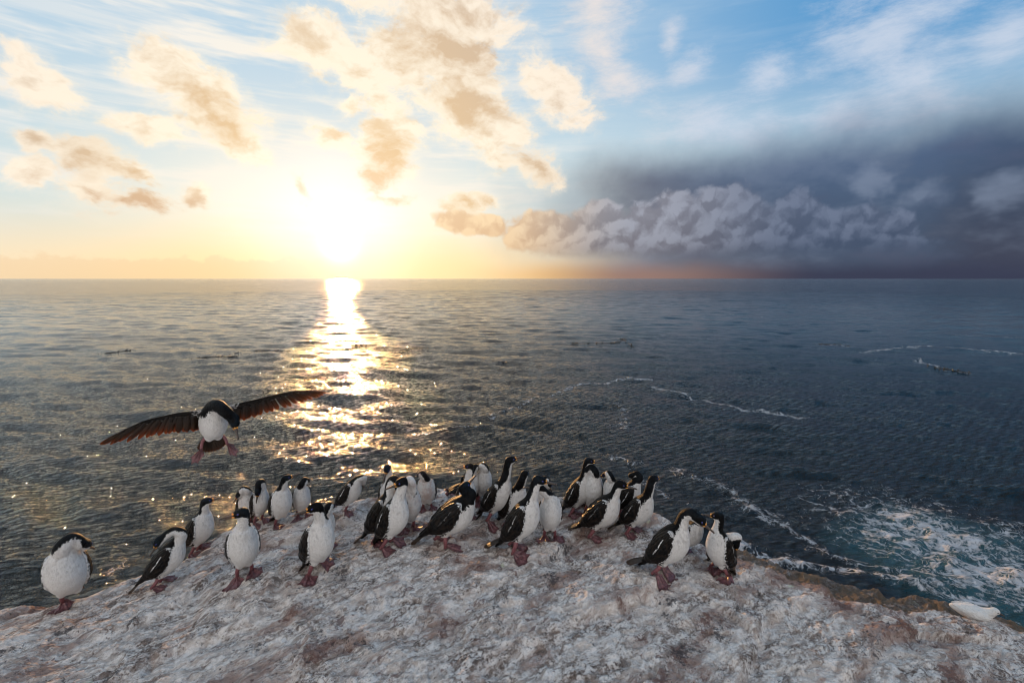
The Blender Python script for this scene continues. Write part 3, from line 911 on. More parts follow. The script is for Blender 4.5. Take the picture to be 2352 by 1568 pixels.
class BirdShape:
    """all measurements of one bird in its own frame: x forward, y to its left, z up, metres"""
    def __init__(s, pitch=52, hip=0.172, fat=1.0, head=(0.035, 0, 0.165), hyaw=0.0, hpitch=0.0, mid=None, nape=0.1, L=0.36, hup=None, bend=0.0):
        p = R(pitch)
        s.A = V3(math.cos(p), 0, math.sin(p)); s.N = V3(-math.sin(p), 0, math.cos(p)); s.Yv = V3(0, 1, 0)
        s.L = L; s.fat = fat; s.nape = nape
        s.T = V3(0, 0, hip) - s.A * (0.30 * L)
        s.Bn = s.T + s.A * L
        y, q = R(hyaw), R(hpitch)
        s.d = V3(math.cos(y) * math.cos(q), math.sin(y) * math.cos(q), math.sin(q))
        up = V3(0, 0, 1) if hup is None else V3(*hup)
        if abs(s.d @ up) > 0.97: up = -s.A if s.d[2] < 0 else s.A
        s.u = unit(up - s.d * (up @ s.d)); s.r = np.cross(s.u, s.d)
        s.H = s.Bn + V3(*head)
        pts = [s.axis(0.72), s.axis(0.97) + s.N * 0.006]
        if mid is not None:
            pts += [s.Bn + V3(*m) for m in (mid if isinstance(mid[0], (tuple, list)) else [mid])]
        pts += [s.H - s.d * 0.020 - s.u * 0.006]
        s.NC = catmull(pts, 12 if len(pts) > 3 else 16)
        arc = np.concatenate([[0], np.cumsum(np.linalg.norm(np.diff(s.NC, axis=0), axis=1))]); s.arc = arc / arc[-1]
        s.nr = np.interp(s.arc, [0, 0.22, 0.38, 0.62, 0.85, 1.0], [.066, .057, .046, .0380, .0345, .032]) * (0.6 + 0.4 * fat)
        s.NT, s.NN = frames(s.NC, s.N)
        want = s.u * 0.7 - s.d * 0.7
        want = unit(want - s.NT[-1] * (want @ s.NT[-1]))
        a = math.atan2(np.cross(s.NN[-1], want) @ s.NT[-1], s.NN[-1] @ want)
        for i in range(len(s.NC)):
            f = np.clip((s.arc[i] - 0.22) / 0.42, 0, 1); f = f * f * (3 - 2 * f)
            c, sn = math.cos(a * f), math.sin(a * f)
            n, t = s.NN[i], s.NT[i]
            s.NN[i] = n * c + np.cross(t, n) * sn

    def axis(s, t):
        t = np.asarray(t)
        sag = 0.016 * np.sin(np.clip(t, 0, 1) * PI)
        return s.T + s.A * (t * s.L)[..., None] - s.N * sag[..., None] if t.ndim else s.T + s.A * (float(t) * s.L) - s.N * float(sag)

    def surf(s, t, phi, off=0.0, side=1, floor=0.0):
        """point on the trunk: phi 0 on the back, pi on the belly"""
        t = np.asarray(t, dtype=np.float64)
        a = np.maximum(prof(PA, t) * s.fat, floor) + off
        c = np.cos(phi); b = np.where(c > 0, prof(PD, t), prof(PV, t)) * s.fat
        b = np.maximum(b, floor) + off
        return s.axis(t) + (c * b)[..., None] * s.N + (np.sin(phi) * a * side)[..., None] * s.Yv

    def body_mesh(s, seed, stain=0.0, voxel=0.0062):
        ts = np.linspace(0, 1.04, 26); seg = 28
        ph = np.linspace(0, 2 * PI, seg, endpoint=False)
        V = np.concatenate([s.surf(np.full(seg, t), ph) for t in ts])
        F = []
        for i in range(len(ts) - 1):
            for j in range(seg):
                k = (j + 1) % seg
                F.append((i * seg + j, i * seg + k, (i + 1) * seg + k, (i + 1) * seg + j))
        V = np.concatenate([V, [s.axis(0.0), s.axis(1.04)]]); c0 = len(ts) * seg
        for j in range(seg):
            k = (j + 1) % seg
            F.append((c0, k, j)); F.append((c0 + 1, (len(ts) - 1) * seg + j, (len(ts) - 1) * seg + k))
        parts = [(V, F), tube(s.NC, s.nr, s.nr, s.N, 18)]
        parts.append(ellipsoid(s.H, .048, .0315, .0350, s.d, s.r, s.u))
        parts.append(ellipsoid(s.H + s.d * .026 - s.u * .004, .030, .0185, .0185, s.d, s.r, s.u))
        parts.append(ellipsoid(s.H - s.d * .012 + s.u * .003, .037, .0325, .034, s.d, s.r, s.u))
        # thighs
        for sd in (1, -1):
            c = s.surf(np.array(0.26), np.array(R(140)), -0.030, sd)
            parts.append(ellipsoid(c - V3(0, 0, .006), .040, .030, .044, s.A, s.Yv, s.N))
        V, F = join(parts)
        me, co = fuse(V, F, voxel)
        me.materials.append(M_PLUM)
        # where the plumage is black (positive) or white (negative)
        rel = co - s.T
        t = rel @ s.A / s.L
        tc = np.clip(t, 0, 1.04)
        rad = co - s.axis(tc)
        cn, cy = rad @ s.N, rad @ s.Yv
        a = prof(PA, tc) * s.fat; b = np.where(cn > 0, prof(PD, tc), prof(PV, tc)) * s.fat
        qb = np.sqrt((cn / b) ** 2 + (cy / a) ** 2) + np.maximum(0, t - 1.0) * 12 + np.maximum(0, -t) * 3
        cb = cn / (np.hypot(cn, cy) + 1e-9)
        thr = np.interp(t, [-0.2, 0.02, 0.10, 0.22, 0.34, 0.42, 0.8, 0.92, 1.05], [-0.3, -0.3, -0.70, -0.76, -0.50, -0.1, 0.05, s.nape + 0.12, s.nape + 0.1])
        db = cb - thr
        D = np.linalg.norm(co[:, None] - s.NC[None], axis=2) / s.nr[None]
        i = D.argmin(1); qn = D[np.arange(len(co)), i]
        rn = co - s.NC[i]
        cnn = np.einsum('ij,ij->i', rn, s.NN[i]) / (np.linalg.norm(rn, axis=1) + 1e-9)
        dn = cnn - np.interp(s.arc[i], [0, 0.3, 0.85, 1], [s.nape + 0.12, s.nape, s.nape - 0.10, -0.35])
        qn = qn + (i == 0) * 1.0
        h = co - s.H
        hf, hu, hr = h @ s.d, h @ s.u, h @ s.r
        qh = np.sqrt((hf / .050) ** 2 + (hr / .034) ** 2 + (hu / .037) ** 2)
        dh = (hu + 0.0165 + np.clip(-hf, 0, .03) * 0.25) / 0.022
        w = np.stack([np.exp(-7 * qb), np.exp(-7 * qn), np.exp(-7 * (qh - 0.06))])
        dk = (w * np.clip(np.stack([db, dn, dh]), -1, 1)).sum(0) / w.sum(0)
        set_attr(me, 'dark', dk)
        set_attr(me, 'headness', np.clip((w[2] + 0.4 * w[1]) / w.sum(0), 0, 1))
        set_attr(me, 'ruff', np.clip(w[1] / w.sum(0) + np.exp(-((t - 0.92) / 0.16) ** 2), 0, 1))
        set_attr(me, 'seed', np.full(len(co), seed))
        set_attr(me, 'stain', np.full(len(co), stain) * np.clip((t - 0.3) * 4, 0, 1) * (qh > 1.3))
        return me, co

    def wing_mesh(s, side, bar=1.0):
        nu, nv = 44, 22
        u = np.linspace(0, 1, nu)[:, None]; v = np.linspace(0, 1, nv)[None, :]
        t = 0.90 - u * 1.10 + 0 * v
        up = np.interp(u, [0, .06, .2, .5, .8, 1], np.radians([56, 38, 26, 18, 20, 30]))
        lo = np.interp(u, [0, .05, .15, .35, .55, .72, .86, .95, 1], np.radians([66, 88, 101, 116, 119, 112, 96, 70, 44]))
        # the lower edge sweeps forward, so the wing is a slanting leaf
        t = t + np.interp(v, [0, 1], [0.05, -0.06]) * np.sin(np.pi * np.clip(u * 1.1, 0, 1))
        phi = up + (lo - up) * v
        th = 0.004 + 0.015 * np.sin(PI * v) ** 0.6 * np.sin(PI * np.clip(u * 0.9 + 0.08, 0, 1)) ** 0.7
        # steps where rows of feathers end
        for uu, hh in ((0.42, .0035), (0.62, .004), (0.80, .003)):
            th = th + hh * np.clip(1 - np.abs(u - uu + (v - .5) * 0.12) * 22, 0, 1)
        O = s.surf(t, phi + 0 * u, th, side, 0.026)
        I = s.surf(t, phi + 0 * u, th * 0 - 0.006, side, 0.018)
        V = np.concatenate([O.reshape(-1, 3), I.reshape(-1, 3)])
        n = nu * nv
        F = []
        for i in range(nu - 1):
            for j in range(nv - 1):
                q = (i * nv + j, i * nv + j + 1, (i + 1) * nv + j + 1, (i + 1) * nv + j)
                F.append(q); F.append(tuple(k + n for k in q[::-1]))
        rim = [(i * nv) for i in range(nu)] + [(nu - 1) * nv + j for j in range(1, nv)] + [i * nv + nv - 1 for i in range(nu - 2, -1, -1)] + [j for j in range(nv - 2, 0, -1)]
        for a, b in zip(rim, rim[1:] + rim[:1]):
            F.append((a, b, b + n, a + n))
        if side > 0:
            pass
        me = mesh_from('wing', V, F, M_WING)
        bm = bmesh.new(); bm.from_mesh(me); bmesh.ops.recalc_face_normals(bm, faces=bm.faces); bm.to_mesh(me); bm.free()
        uvl = me.uv_layers.new(name='wing')
        uu = np.concatenate([(u + 0 * v).ravel()] * 2); vv = np.concatenate([(v + 0 * u).ravel()] * 2)
        li = np.zeros(len(me.loops), dtype=np.int32); me.loops.foreach_get('vertex_index', li)
        uvl.data.foreach_set('uv', np.stack([uu[li], vv[li]], -1).ravel().astype(np.float32))
        set_attr(me, 'bar', np.full(len(V), bar))
        return me

    def tail_mesh(s, down=-38, spread=11, length=0.165, n=9):
        q = R(down)
        D = V3(-math.cos(q), 0, math.sin(q)); U = V3(math.sin(-q), 0, math.cos(q))
        U = unit(np.cross(V3(0, 1, 0), D)); U = U if U[2] > 0 else -U
        o = s.T + s.A * 0.010 + s.N * 0.004
        return feather_fan(o, D, U, V3(0, 1, 0), n, spread, length, 0.017)

    def head_parts(s):
        d, u, r, H = s.d, s.u, s.r, s.H
        b0 = H + d * .040 - u * .004
        C = [b0 - d * .006, b0 + d * .012, b0 + d * .040, b0 + d * .065 + u * .0006, b0 + d * .075 - u * .0015, b0 + d * .0775 - u * .0075]
        bill = tube(np.array(C), np.array([.0125, .0100, .0072, .0056, .0050, .0016]), np.array([.0140, .0108, .0072, .0060, .0054, .0016]), u, 12)
        car = join([ellipsoid(b0 + d * .001 + u * .0105 + r * (.0055 * k), .0105, .0068, .0072, d, r, u, 10, 8) for k in (1, -1)])
        gape = [tube(np.array([H + d * .030 - u * .008 + r * (.0165 * k), H + d * .043 - u * .0085 + r * (.0120 * k), H + d * .052 - u * .008 + r * (.0092 * k)]), .0032, .0038, u, 8) for k in (1, -1)]
        car = join([car] + gape)
        eyes = [ellipsoid(H + d * .020 + u * .0065 + r * (.0235 * k), .0070, .0062, .0068, d, r, u, 14, 12) for k in (1, -1)]
        return bill, car, eyes

    def crest(s, rng):
        parts = []
        for k in range(7):
            o = s.H + s.d * rng.uniform(-.005, .028) + s.u * .028 + s.r * rng.uniform(-.010, .010)
            e = o + s.u * rng.uniform(.012, .022) + s.d * rng.uniform(-.012, .006) + s.r * rng.uniform(-.006, .006)
            parts.append(tube(np.array([o - s.u * .006, (o + e) / 2 + s.d * .002, e]), np.array([.0022, .0018, .0004]), np.array([.0022, .0018, .0004]), s.d, 5))
        return join(parts)


def feather_fan(o, D, U, Y, n, spread, length, width, lens=None, mat=None):
    """a fan of overlapping feathers in one mesh"""
    V, F, tip = [], [], []
    for k in range(n):
        f = (k / (n - 1) - 0.5) * 2
        a = R(spread) * f
        d = unit(D * math.cos(a) + Y * math.sin(a))
        y = unit(np.cross(U, d))
        L = length * (1 - 0.20 * f * f)
        base = o + Y * (f * 0.020) + U * (0.004 * (1 - abs(f)) + 0.0006 * (k % 2))
        m = 9; top = []
        for i in range(m):
            q = i / (m - 1)
            w = width * (0.45 + 0.75 * min(1, q * 2.2)) * (1 if q < .85 else math.sqrt(max(0.02, 1 - ((q - .85) / .152) ** 2))) * 0.5
            c = base + d * (L * q) - U * (0.012 * q * q)
            for (yy, zz) in ((-1, 0), (0, .0022), (1, 0)):
                V.append(c + y * (w * yy) + U * zz); tip.append(q)
            for (yy, zz) in ((-1, -.0012), (0, .0004), (1, -.0012)):
                V.append(c + y * (w * yy) + U * zz); tip.append(q)
        b = k * m * 6
        for i in range(m - 1):
            p, q_ = b + i * 6, b + (i + 1) * 6
            ring = (0, 1, 2, 5, 4, 3)
            for a1, a2 in zip(ring, ring[1:] + ring[:1]):
                F.append((p + a1, p + a2, q_ + a2, q_ + a1))
        F.append((b, b + 3, b + 4, b + 1)); F.append((b + 1, b + 4, b + 5, b + 2))
        e = b + (m - 1) * 6
        F.append((e, e + 1, e + 4, e + 3)); F.append((e + 1, e + 2, e + 5, e + 4))
    me = mesh_from('tail', V, F, mat or M_QUILL)
    set_attr(me, 'tip', np.array(tip) ** 1.5 * 0.55)
    return me


def foot_mesh(ank, yaw, size, ground):
    """webbed foot with four toes; ground(x, y) gives the rock height in the bird's frame"""
    toes = [(-36, .94), (-8, 1.12), (22, 1.02), (58, 0.60)]
    F = []
    na, nr = 37, 9
    A = np.linspace(-36, 58, na)
    ta = np.array([t[0] for t in toes]); tl = np.array([t[1] for t in toes])
    k = np.clip(np.searchsorted(ta, A) - 1, 0, 2)
    f = (A - ta[k]) / (ta[k + 1] - ta[k])
    Lm = (tl[k] * (1 - f) + tl[k + 1] * f) * (1 - 0.17 * np.sin(PI * f) ** 0.7)
    near = np.abs(A[:, None] - ta[None]).min(1)
    q = np.linspace(0, 1, nr)[None, :]
    r = 0.010 + size * Lm[:, None] * q
    an = yaw + np.radians(A)[:, None]
    x = ank[0] + np.cos(an) * r; y = ank[1] + np.sin(an) * r
    rid = 0.0085 * np.exp(-(near[:, None] * (q + 0.15) / 3.0) ** 2) * (1 - 0.6 * q)
    z = ground(x, y) + 0.008 + 0.020 * (1 - q) ** 2.2 + rid
    V = np.stack([x, y, z], -1).reshape(-1, 3)
    n = na * nr
    for i in range(na - 1):
        for j in range(nr - 1):
            q_ = (i * nr + j, i * nr + j + 1, (i + 1) * nr + j + 1, (i + 1) * nr + j)
            F.append(q_[::-1]); F.append(tuple(m + n for m in q_))
    rim = [i * nr for i in range(na)] + [(na - 1) * nr + j for j in range(1, nr)] + [i * nr + nr - 1 for i in range(na - 2, -1, -1)] + [j for j in range(nr - 2, 0, -1)]
    for a, b in zip(rim, rim[1:] + rim[:1]):
        F.append((a, b, b + n, a + n))
    return np.concatenate([V, V - V3(0, 0, .006)]), F


def proj(p):
    """view position (2352 x 1568) of a world point"""
    x, y, z = p[..., 0], p[..., 1], p[..., 2] - CAM_Z
    dep = y * math.cos(PITCH) - z * math.sin(PITCH)
    up = y * math.sin(PITCH) + z * math.cos(PITCH)
    return 1176 + x / dep * FPX, 784 - up / dep * FPX


CAT = 'cormorant'
GROUP = 'cormorants gathered on the rock'


def place_bird(label, px, py, yaw, top=None, behind=0.0, hyaw=None, scale=1.0, legs=(1, -1), feet=(18, -18), stride=0.0, crest=False,
               stain=0.0, bar=1.0, tail=-38, spread=11, lift=0.0, wing_v=None, footsize=0.102, **pose):
    """hyaw is a direction in the world like yaw: 0 looks to +X, -90 to the camera"""
    k = place_bird.count = getattr(place_bird, 'count', 0) + 1
    rng = random.Random(k * 77)
    turn = -math.degrees(math.atan2(ray(px, py).x, ray(px, py).y))
    hyaw = (yaw if hyaw is None else hyaw) + turn; yaw = yaw + turn
    pos = on_rock(px, py)
    if behind:
        h = Vector((pos.x, pos.y, 0)).normalized() * behind
        pos = Vector((pos.x + h.x, pos.y + h.y, rock_z(pos.x + h.x, pos.y + h.y)))
    pos.z += lift
    pose['hyaw'] = hyaw - yaw
    sh = BirdShape(**pose)
    me, co = sh.body_mesh(k * 0.37, stain)
    y = R(yaw); c, s_ = math.cos(y), math.sin(y)
    rot = np.array([[c, -s_, 0], [s_, c, 0], [0, 0, 1]])
    if top is not None:
        for _ in range(12):
            w = co * scale @ rot.T + np.array(pos)
            yt = proj(w)[1].min()
            hgt = py - yt
            if abs(yt - top) < 0.5: break
            scale = min(1.22, max(0.80, scale * ((py - top) / hgt) ** 0.9))
    root = bpy.data.objects.new('cormorant', None)
    COL.objects.link(root)
    root.empty_display_size = 0.1
    root.location = pos; root.rotation_euler = (0, 0, y); root.scale = (scale,) * 3
    root['label'] = label; root['category'] = CAT; root['group'] = GROUP
    link('body', me, root)
    for sd in (1, -1):
        link('wing', sh.wing_mesh(sd, bar), root)
    link('tail', sh.tail_mesh(tail, spread), root)
    bill, car, eyes = sh.head_parts()
    bo = link('bill', mesh_from('bill', *bill, M_BILL), root)
    link('caruncle', mesh_from('caruncle', *car, M_CAR), bo)
    for i, e in enumerate(eyes):
        em = mesh_from('eye', *e, M_EYE)
        cc = np.array([v.co[:] for v in em.vertices])
        out = (cc - e[0].mean(0)) @ (sh.r * (1 if i == 0 else -1)) / .0062
        set_attr(em, 'ring', ((out > 0.15) & (out < 0.80)).astype(float))
        link('eye', em, root)
    if crest:
        link('crest', mesh_from('crest', *sh.crest(rng), M_CREST), root)

    def ground(x, y_):
        wx = pos.x + (c * x - s_ * y_) * scale; wy = pos.y + (s_ * x + c * y_) * scale
        return (rock_full(np.asarray(wx), np.asarray(wy)) - pos.z) / scale
    for sd, fy in zip((1, -1), feet):
        if sd not in legs: continue
        dx = stride * sd
        ax, ay = -0.012 + dx, 0.042 * sd
        gz = max(float(ground(np.array([ax]), np.array([ay]))[0]), -0.16)
        gfun = lambda a, b_, gz=gz: np.maximum(ground(a, b_), gz - 0.10)
        hipp = sh.surf(np.array(0.27), np.array(R(150)), -0.035, sd)
        knee = V3(ax * 0.4 + hipp[0] * 0.6 + .004, ay, gz + (hipp[2] - gz) * 0.55)
        C = catmull([hipp, knee, V3(ax, ay, gz + 0.016)], 6)
        lv = tube(C, np.linspace(.0155, .0100, len(C)), np.linspace(.0175, .0110, len(C)), V3(1, 0, 0), 12)
        lo = link('leg', mesh_from('leg', *lv, M_LEG), root)
        fv = foot_mesh((ax, ay), R(fy), footsize, gfun)
        if sd < 0:
            pass
        link('foot', mesh_from('foot', *fv, M_WEB), lo)
    return root


# ------------------------------------------------------------------ the flock, left to right
UP = dict(head=(0.035, 0, 0.165))
SHORT = dict(head=(0.045, 0, 0.105))
TUCK_R = dict(head=(-0.035, -0.062, 0.045), mid=((0.030, -0.004, 0.045), (0.012, -0.030, 0.078)), hpitch=-25, nape=0.35)
TUCK_L = dict(head=(-0.035, 0.062, 0.045), mid=((0.030, 0.004, 0.045), (0.012, 0.030, 0.078)), hpitch=-25, nape=0.35)


def build_flock():
    B = place_bird
    B('plump white fronted cormorant at the far left end, head buried in its wing', 166, 1382, -97, 1222, fat=1.26, pitch=60, legs=(-1,), feet=(20, -6),
      head=(-0.02, 0.105, 0.020), mid=((0.02, 0.005, 0.055), (0.01, 0.052, 0.088)), hyaw=60, hpitch=-40, nape=0.55, bar=0)
    B('cormorant arching its neck over its dark back to preen, second from the left end', 362, 1348, -18, 1208, pitch=46,
      head=(-0.125, -0.035, 0.050), mid=((0.022, 0, 0.070), (-0.035, -0.010, 0.108)), hyaw=195, hpitch=-50, nape=0.20, stride=0.02, hup=(-0.6, 0, 1))
    B('cormorant standing upright on the left edge and looking right, behind the preening one', 447, 1272, -42, 1141, pitch=58, hyaw=2, hpitch=4, head=(0.028, 0, 0.115), nape=0.42, fat=1.05, bar=0)
    B('cormorant facing the camera with its head turned to the left and both red feet showing', 562, 1322, -86, 1164, pitch=60, hyaw=-172, hpitch=2, head=(0.030, -0.006, 0.120), nape=0.50, crest=True, bar=0, feet=(10, -30), fat=1.05)
    B('preening cormorant at the back left with a curved white neck edged in black', 566, 1212, -75, 1140, behind=0.10, pitch=62,
      head=(-0.01, -0.075, 0.010), mid=((0.03, -0.006, 0.045), (0.02, -0.045, 0.070)), hyaw=150, hpitch=-50, nape=0.55)
    B('cormorant at the back left with its black neck arched down to its breast', 594, 1212, -62, 1124, behind=0.05, pitch=62,
      head=(0.030, -0.060, 0.015), mid=((0.015, 0.0, 0.085), (0.030, -0.040, 0.100)), hyaw=-130, hpitch=-70, nape=0.10)
    B('tall cormorant at the back left with its raised bill pointing right', 643, 1206, -72, 1089, pitch=60, hyaw=4, hpitch=14, head=(0.040, 0.030, 0.120), nape=0.30, legs=(-1,), fat=1.08, bar=0, feet=(16, 10))
    B('sleeping cormorant with tucked head behind the large cormorant that looks left', 694, 1188, -84, 1114, pitch=62, hyaw=75, **TUCK_L)
    B('large cormorant in front, white breast turned right and head turned sharply left', 722, 1318, -58, 1151, pitch=62, hyaw=-168, hpitch=-2, head=(0.005, -0.050, 0.120), nape=0.50, crest=True, stride=-0.01, feet=(38, -34), bar=0.4, fat=1.04, tail=-52)
    B('sleeping cormorant mostly hidden behind the shoulder of the large left looking cormorant', 744, 1258, -75, 1180, pitch=60, hyaw=60, **TUCK_L)
    B('hunched cormorant alone on one leg at the rock edge, head hidden behind its breast', 790, 1182, -28, 1110, pitch=50, legs=(1,), feet=(-30, -10), hip=0.20,
      head=(0.045, 0.070, -0.035), mid=((0.040, 0.010, 0.028), (0.060, 0.045, 0.020)), hyaw=90, hpitch=-55, nape=0.0)
    B('cormorant bending its black neck down beside the left looking one, seen at its left side', 864, 1246, -28, 1090, pitch=58,
      head=(0.085, -0.022, 0.060), mid=((0.000, 0, 0.085), (0.035, -0.010, 0.125)), hyaw=-30, hpitch=-62, nape=0.12, bar=0)
    B('cormorant at the back showing only its black crown and white cheek above two others', 892, 1186, -80, 1064, behind=0.0, pitch=64, hyaw=-125, hpitch=-52, head=(0.035, -0.020, 0.155), nape=0.0)
    B('cormorant with orange nose knobs looking left across its dark wing, left of the centre group', 888, 1258, -38, 1094, pitch=60, hyaw=-160, hpitch=-8, head=(0.025, -0.010, 0.135), nape=0.45, feet=(34, 2), stride=0.01, tail=-62)
    B('cormorant with its black neck looped down to preen, dark wing on its right', 938, 1214, -72, 1092, pitch=62, stain=0.22,
      head=(0.030, 0.008, 0.030), mid=((0.000, -0.020, 0.105), (0.040, -0.015, 0.118)), hyaw=-100, hpitch=-78, nape=0.0, fat=1.06)
    B('white breasted cormorant with faint orange stains and hidden head behind the looped neck one', 982, 1172, -96, 1098, pitch=60, stain=0.4, hyaw=120, fat=1.12, behind=0.02, **TUCK_R)
    B('large dark backed cormorant in the centre leaning forward with its bill pointing up right', 1014, 1254, -10, 1104, pitch=40, hip=0.175, hyaw=38, hpitch=28, head=(-0.030, -0.004, 0.088), mid=((0.012, -0.006, 0.040),), nape=-0.35, tail=-34, spread=9, stride=-0.045, feet=(16, 2), bar=0.15, fat=1.05)
    B('low sitting cormorant with orange bill base, only head and dark back above the rock edge', 1026, 1150, 5, 1094, lift=-0.16, behind=0.16, pitch=35, hip=0.12, hyaw=-12, hpitch=0, head=(0.01, 0, 0.085), nape=0.0)
    B('tall cormorant with ruffled crest looking left behind the large leaning one', 1066, 1190, -66, 1062, pitch=64, hyaw=-168, hpitch=2, head=(0.015, 0.0, 0.175), nape=0.42, crest=True)
    B('resting white fronted cormorant directly right of the tall crested bird, head tucked', 1083, 1156, -84, 1080, pitch=62, hyaw=70, **TUCK_L)
    B('resting white fronted cormorant with a black head spot, beside the long necked one', 1106, 1152, -70, 1078, pitch=62, hyaw=-175, **TUCK_R)
    B('upright cormorant with long black neck stretched tall and bill to the right, centre back', 1126, 1196, -30, 1047, pitch=54, hyaw=18, hpitch=14, head=(0.045, 0.0, 0.190), nape=-0.20, legs=(-1,), feet=(10, -10), tail=-55, bar=0.6)
    B('cormorant turning the back of its black head to the camera behind the striding one', 1166, 1212, -42, 1079, pitch=58, hyaw=75, hpitch=-12, head=(0.050, 0.0, 0.135), nape=-0.05)
    B('large cormorant striding right in the centre foreground on bright red feet', 1176, 1266, -12, 1090, pitch=57, hyaw=-6, hpitch=-8, head=(0.052, 0, 0.150), nape=0.22, tail=-26, spread=9, stride=-0.022, feet=(14, -22), bar=0.5, footsize=0.118)
    B('front facing cormorant stretching its white neck left behind the striding one, red feet together', 1262, 1236, -86, 1108, pitch=66, hyaw=170, hpitch=-6, head=(0.010, -0.105, 0.095), mid=((0.010, -0.050, 0.050),), nape=0.62, feet=(26, -18), bar=0, fat=1.02)
    B('hunched cormorant with a curved white neck showing behind the striding bird', 1238, 1196, -84, 1092, pitch=62, head=(0.0, 0.070, 0.020), mid=((0.03, 0.0, 0.055), (0.02, 0.042, 0.082)), hyaw=60, hpitch=-50, nape=0.55)
    B('slender cormorant standing upright and looking right, right of the centre at the back', 1312, 1182, -14, 1050, pitch=60, hyaw=-2, hpitch=0, head=(0.038, 0, 0.170), nape=0.12, tail=-60, bar=1.0)
    B('white bodied cormorant with hidden head behind the slender upright one', 1354, 1178, -72, 1066, pitch=66, hyaw=110, fat=1.05, **TUCK_R)
    B('cormorant with ruffled crest crouching forward to the right, dark tail stretched out behind', 1358, 1232, -14, 1101, pitch=47, hip=0.165, hyaw=-8, hpitch=-6, head=(0.045, 0, 0.110), nape=0.22, crest=True, tail=-24, legs=(-1,), feet=(12, -8), bar=0.2)
    B('front facing cormorant at the back with its head hidden behind the crested one', 1406, 1176, -98, 1092, pitch=62, hyaw=160, **TUCK_R)
    B('cormorant with a tall black neck and golden lit back, right of the crested one', 1444, 1226, -22, 1090, pitch=52, hyaw=42, hpitch=4, head=(0.042, 0, 0.170), nape=-0.18, tail=-36, legs=(1, -1), feet=(16, -20), bar=0.6)
    B('dark cormorant half hidden behind the one with a tall black neck', 1424, 1186, 12, 1128, pitch=52, hyaw=70, **TUCK_L)
    B('big dark cormorant in the right pair bending its neck down and to the right', 1508, 1318, -12, 1166, pitch=54, hyaw=-10, hpitch=-34, head=(0.105, 0, 0.085), mid=((0.012, 0, 0.080), (0.050, 0, 0.112)), nape=0.12, tail=-22, stride=0.01, feet=(10, -16), bar=1.3, footsize=0.116, fat=1.05)
    B('cormorant behind the right pair, white belly and dark wing showing under a bent neck', 1560, 1262, -24, 1192, hip=0.13, pitch=48, hyaw=60, head=(-0.06, 0.060, 0.0), mid=((0.026, 0.01, 0.020), (0.0, 0.035, 0.038)), hpitch=-35, nape=0.35)
    B('cormorant in the right pair facing left with a bent black neck and white breast', 1664, 1326, -138, 1174, pitch=66, hyaw=176, hpitch=-6, head=(-0.010, -0.010, 0.120), mid=((-0.020, 0, 0.060),), nape=0.08, feet=(30, -34), stride=0.015, bar=0.5, tail=-60)
    B('preening cormorant behind the left facing one, white neck curling out at the right', 1644, 1306, -58, 1248, pitch=56, hip=0.15, head=(0.02, 0.070, -0.030), mid=((0.035, 0.030, 0.040), (0.030, 0.078, 0.030)), hyaw=-60, hpitch=-75, nape=0.0)

build_flock()

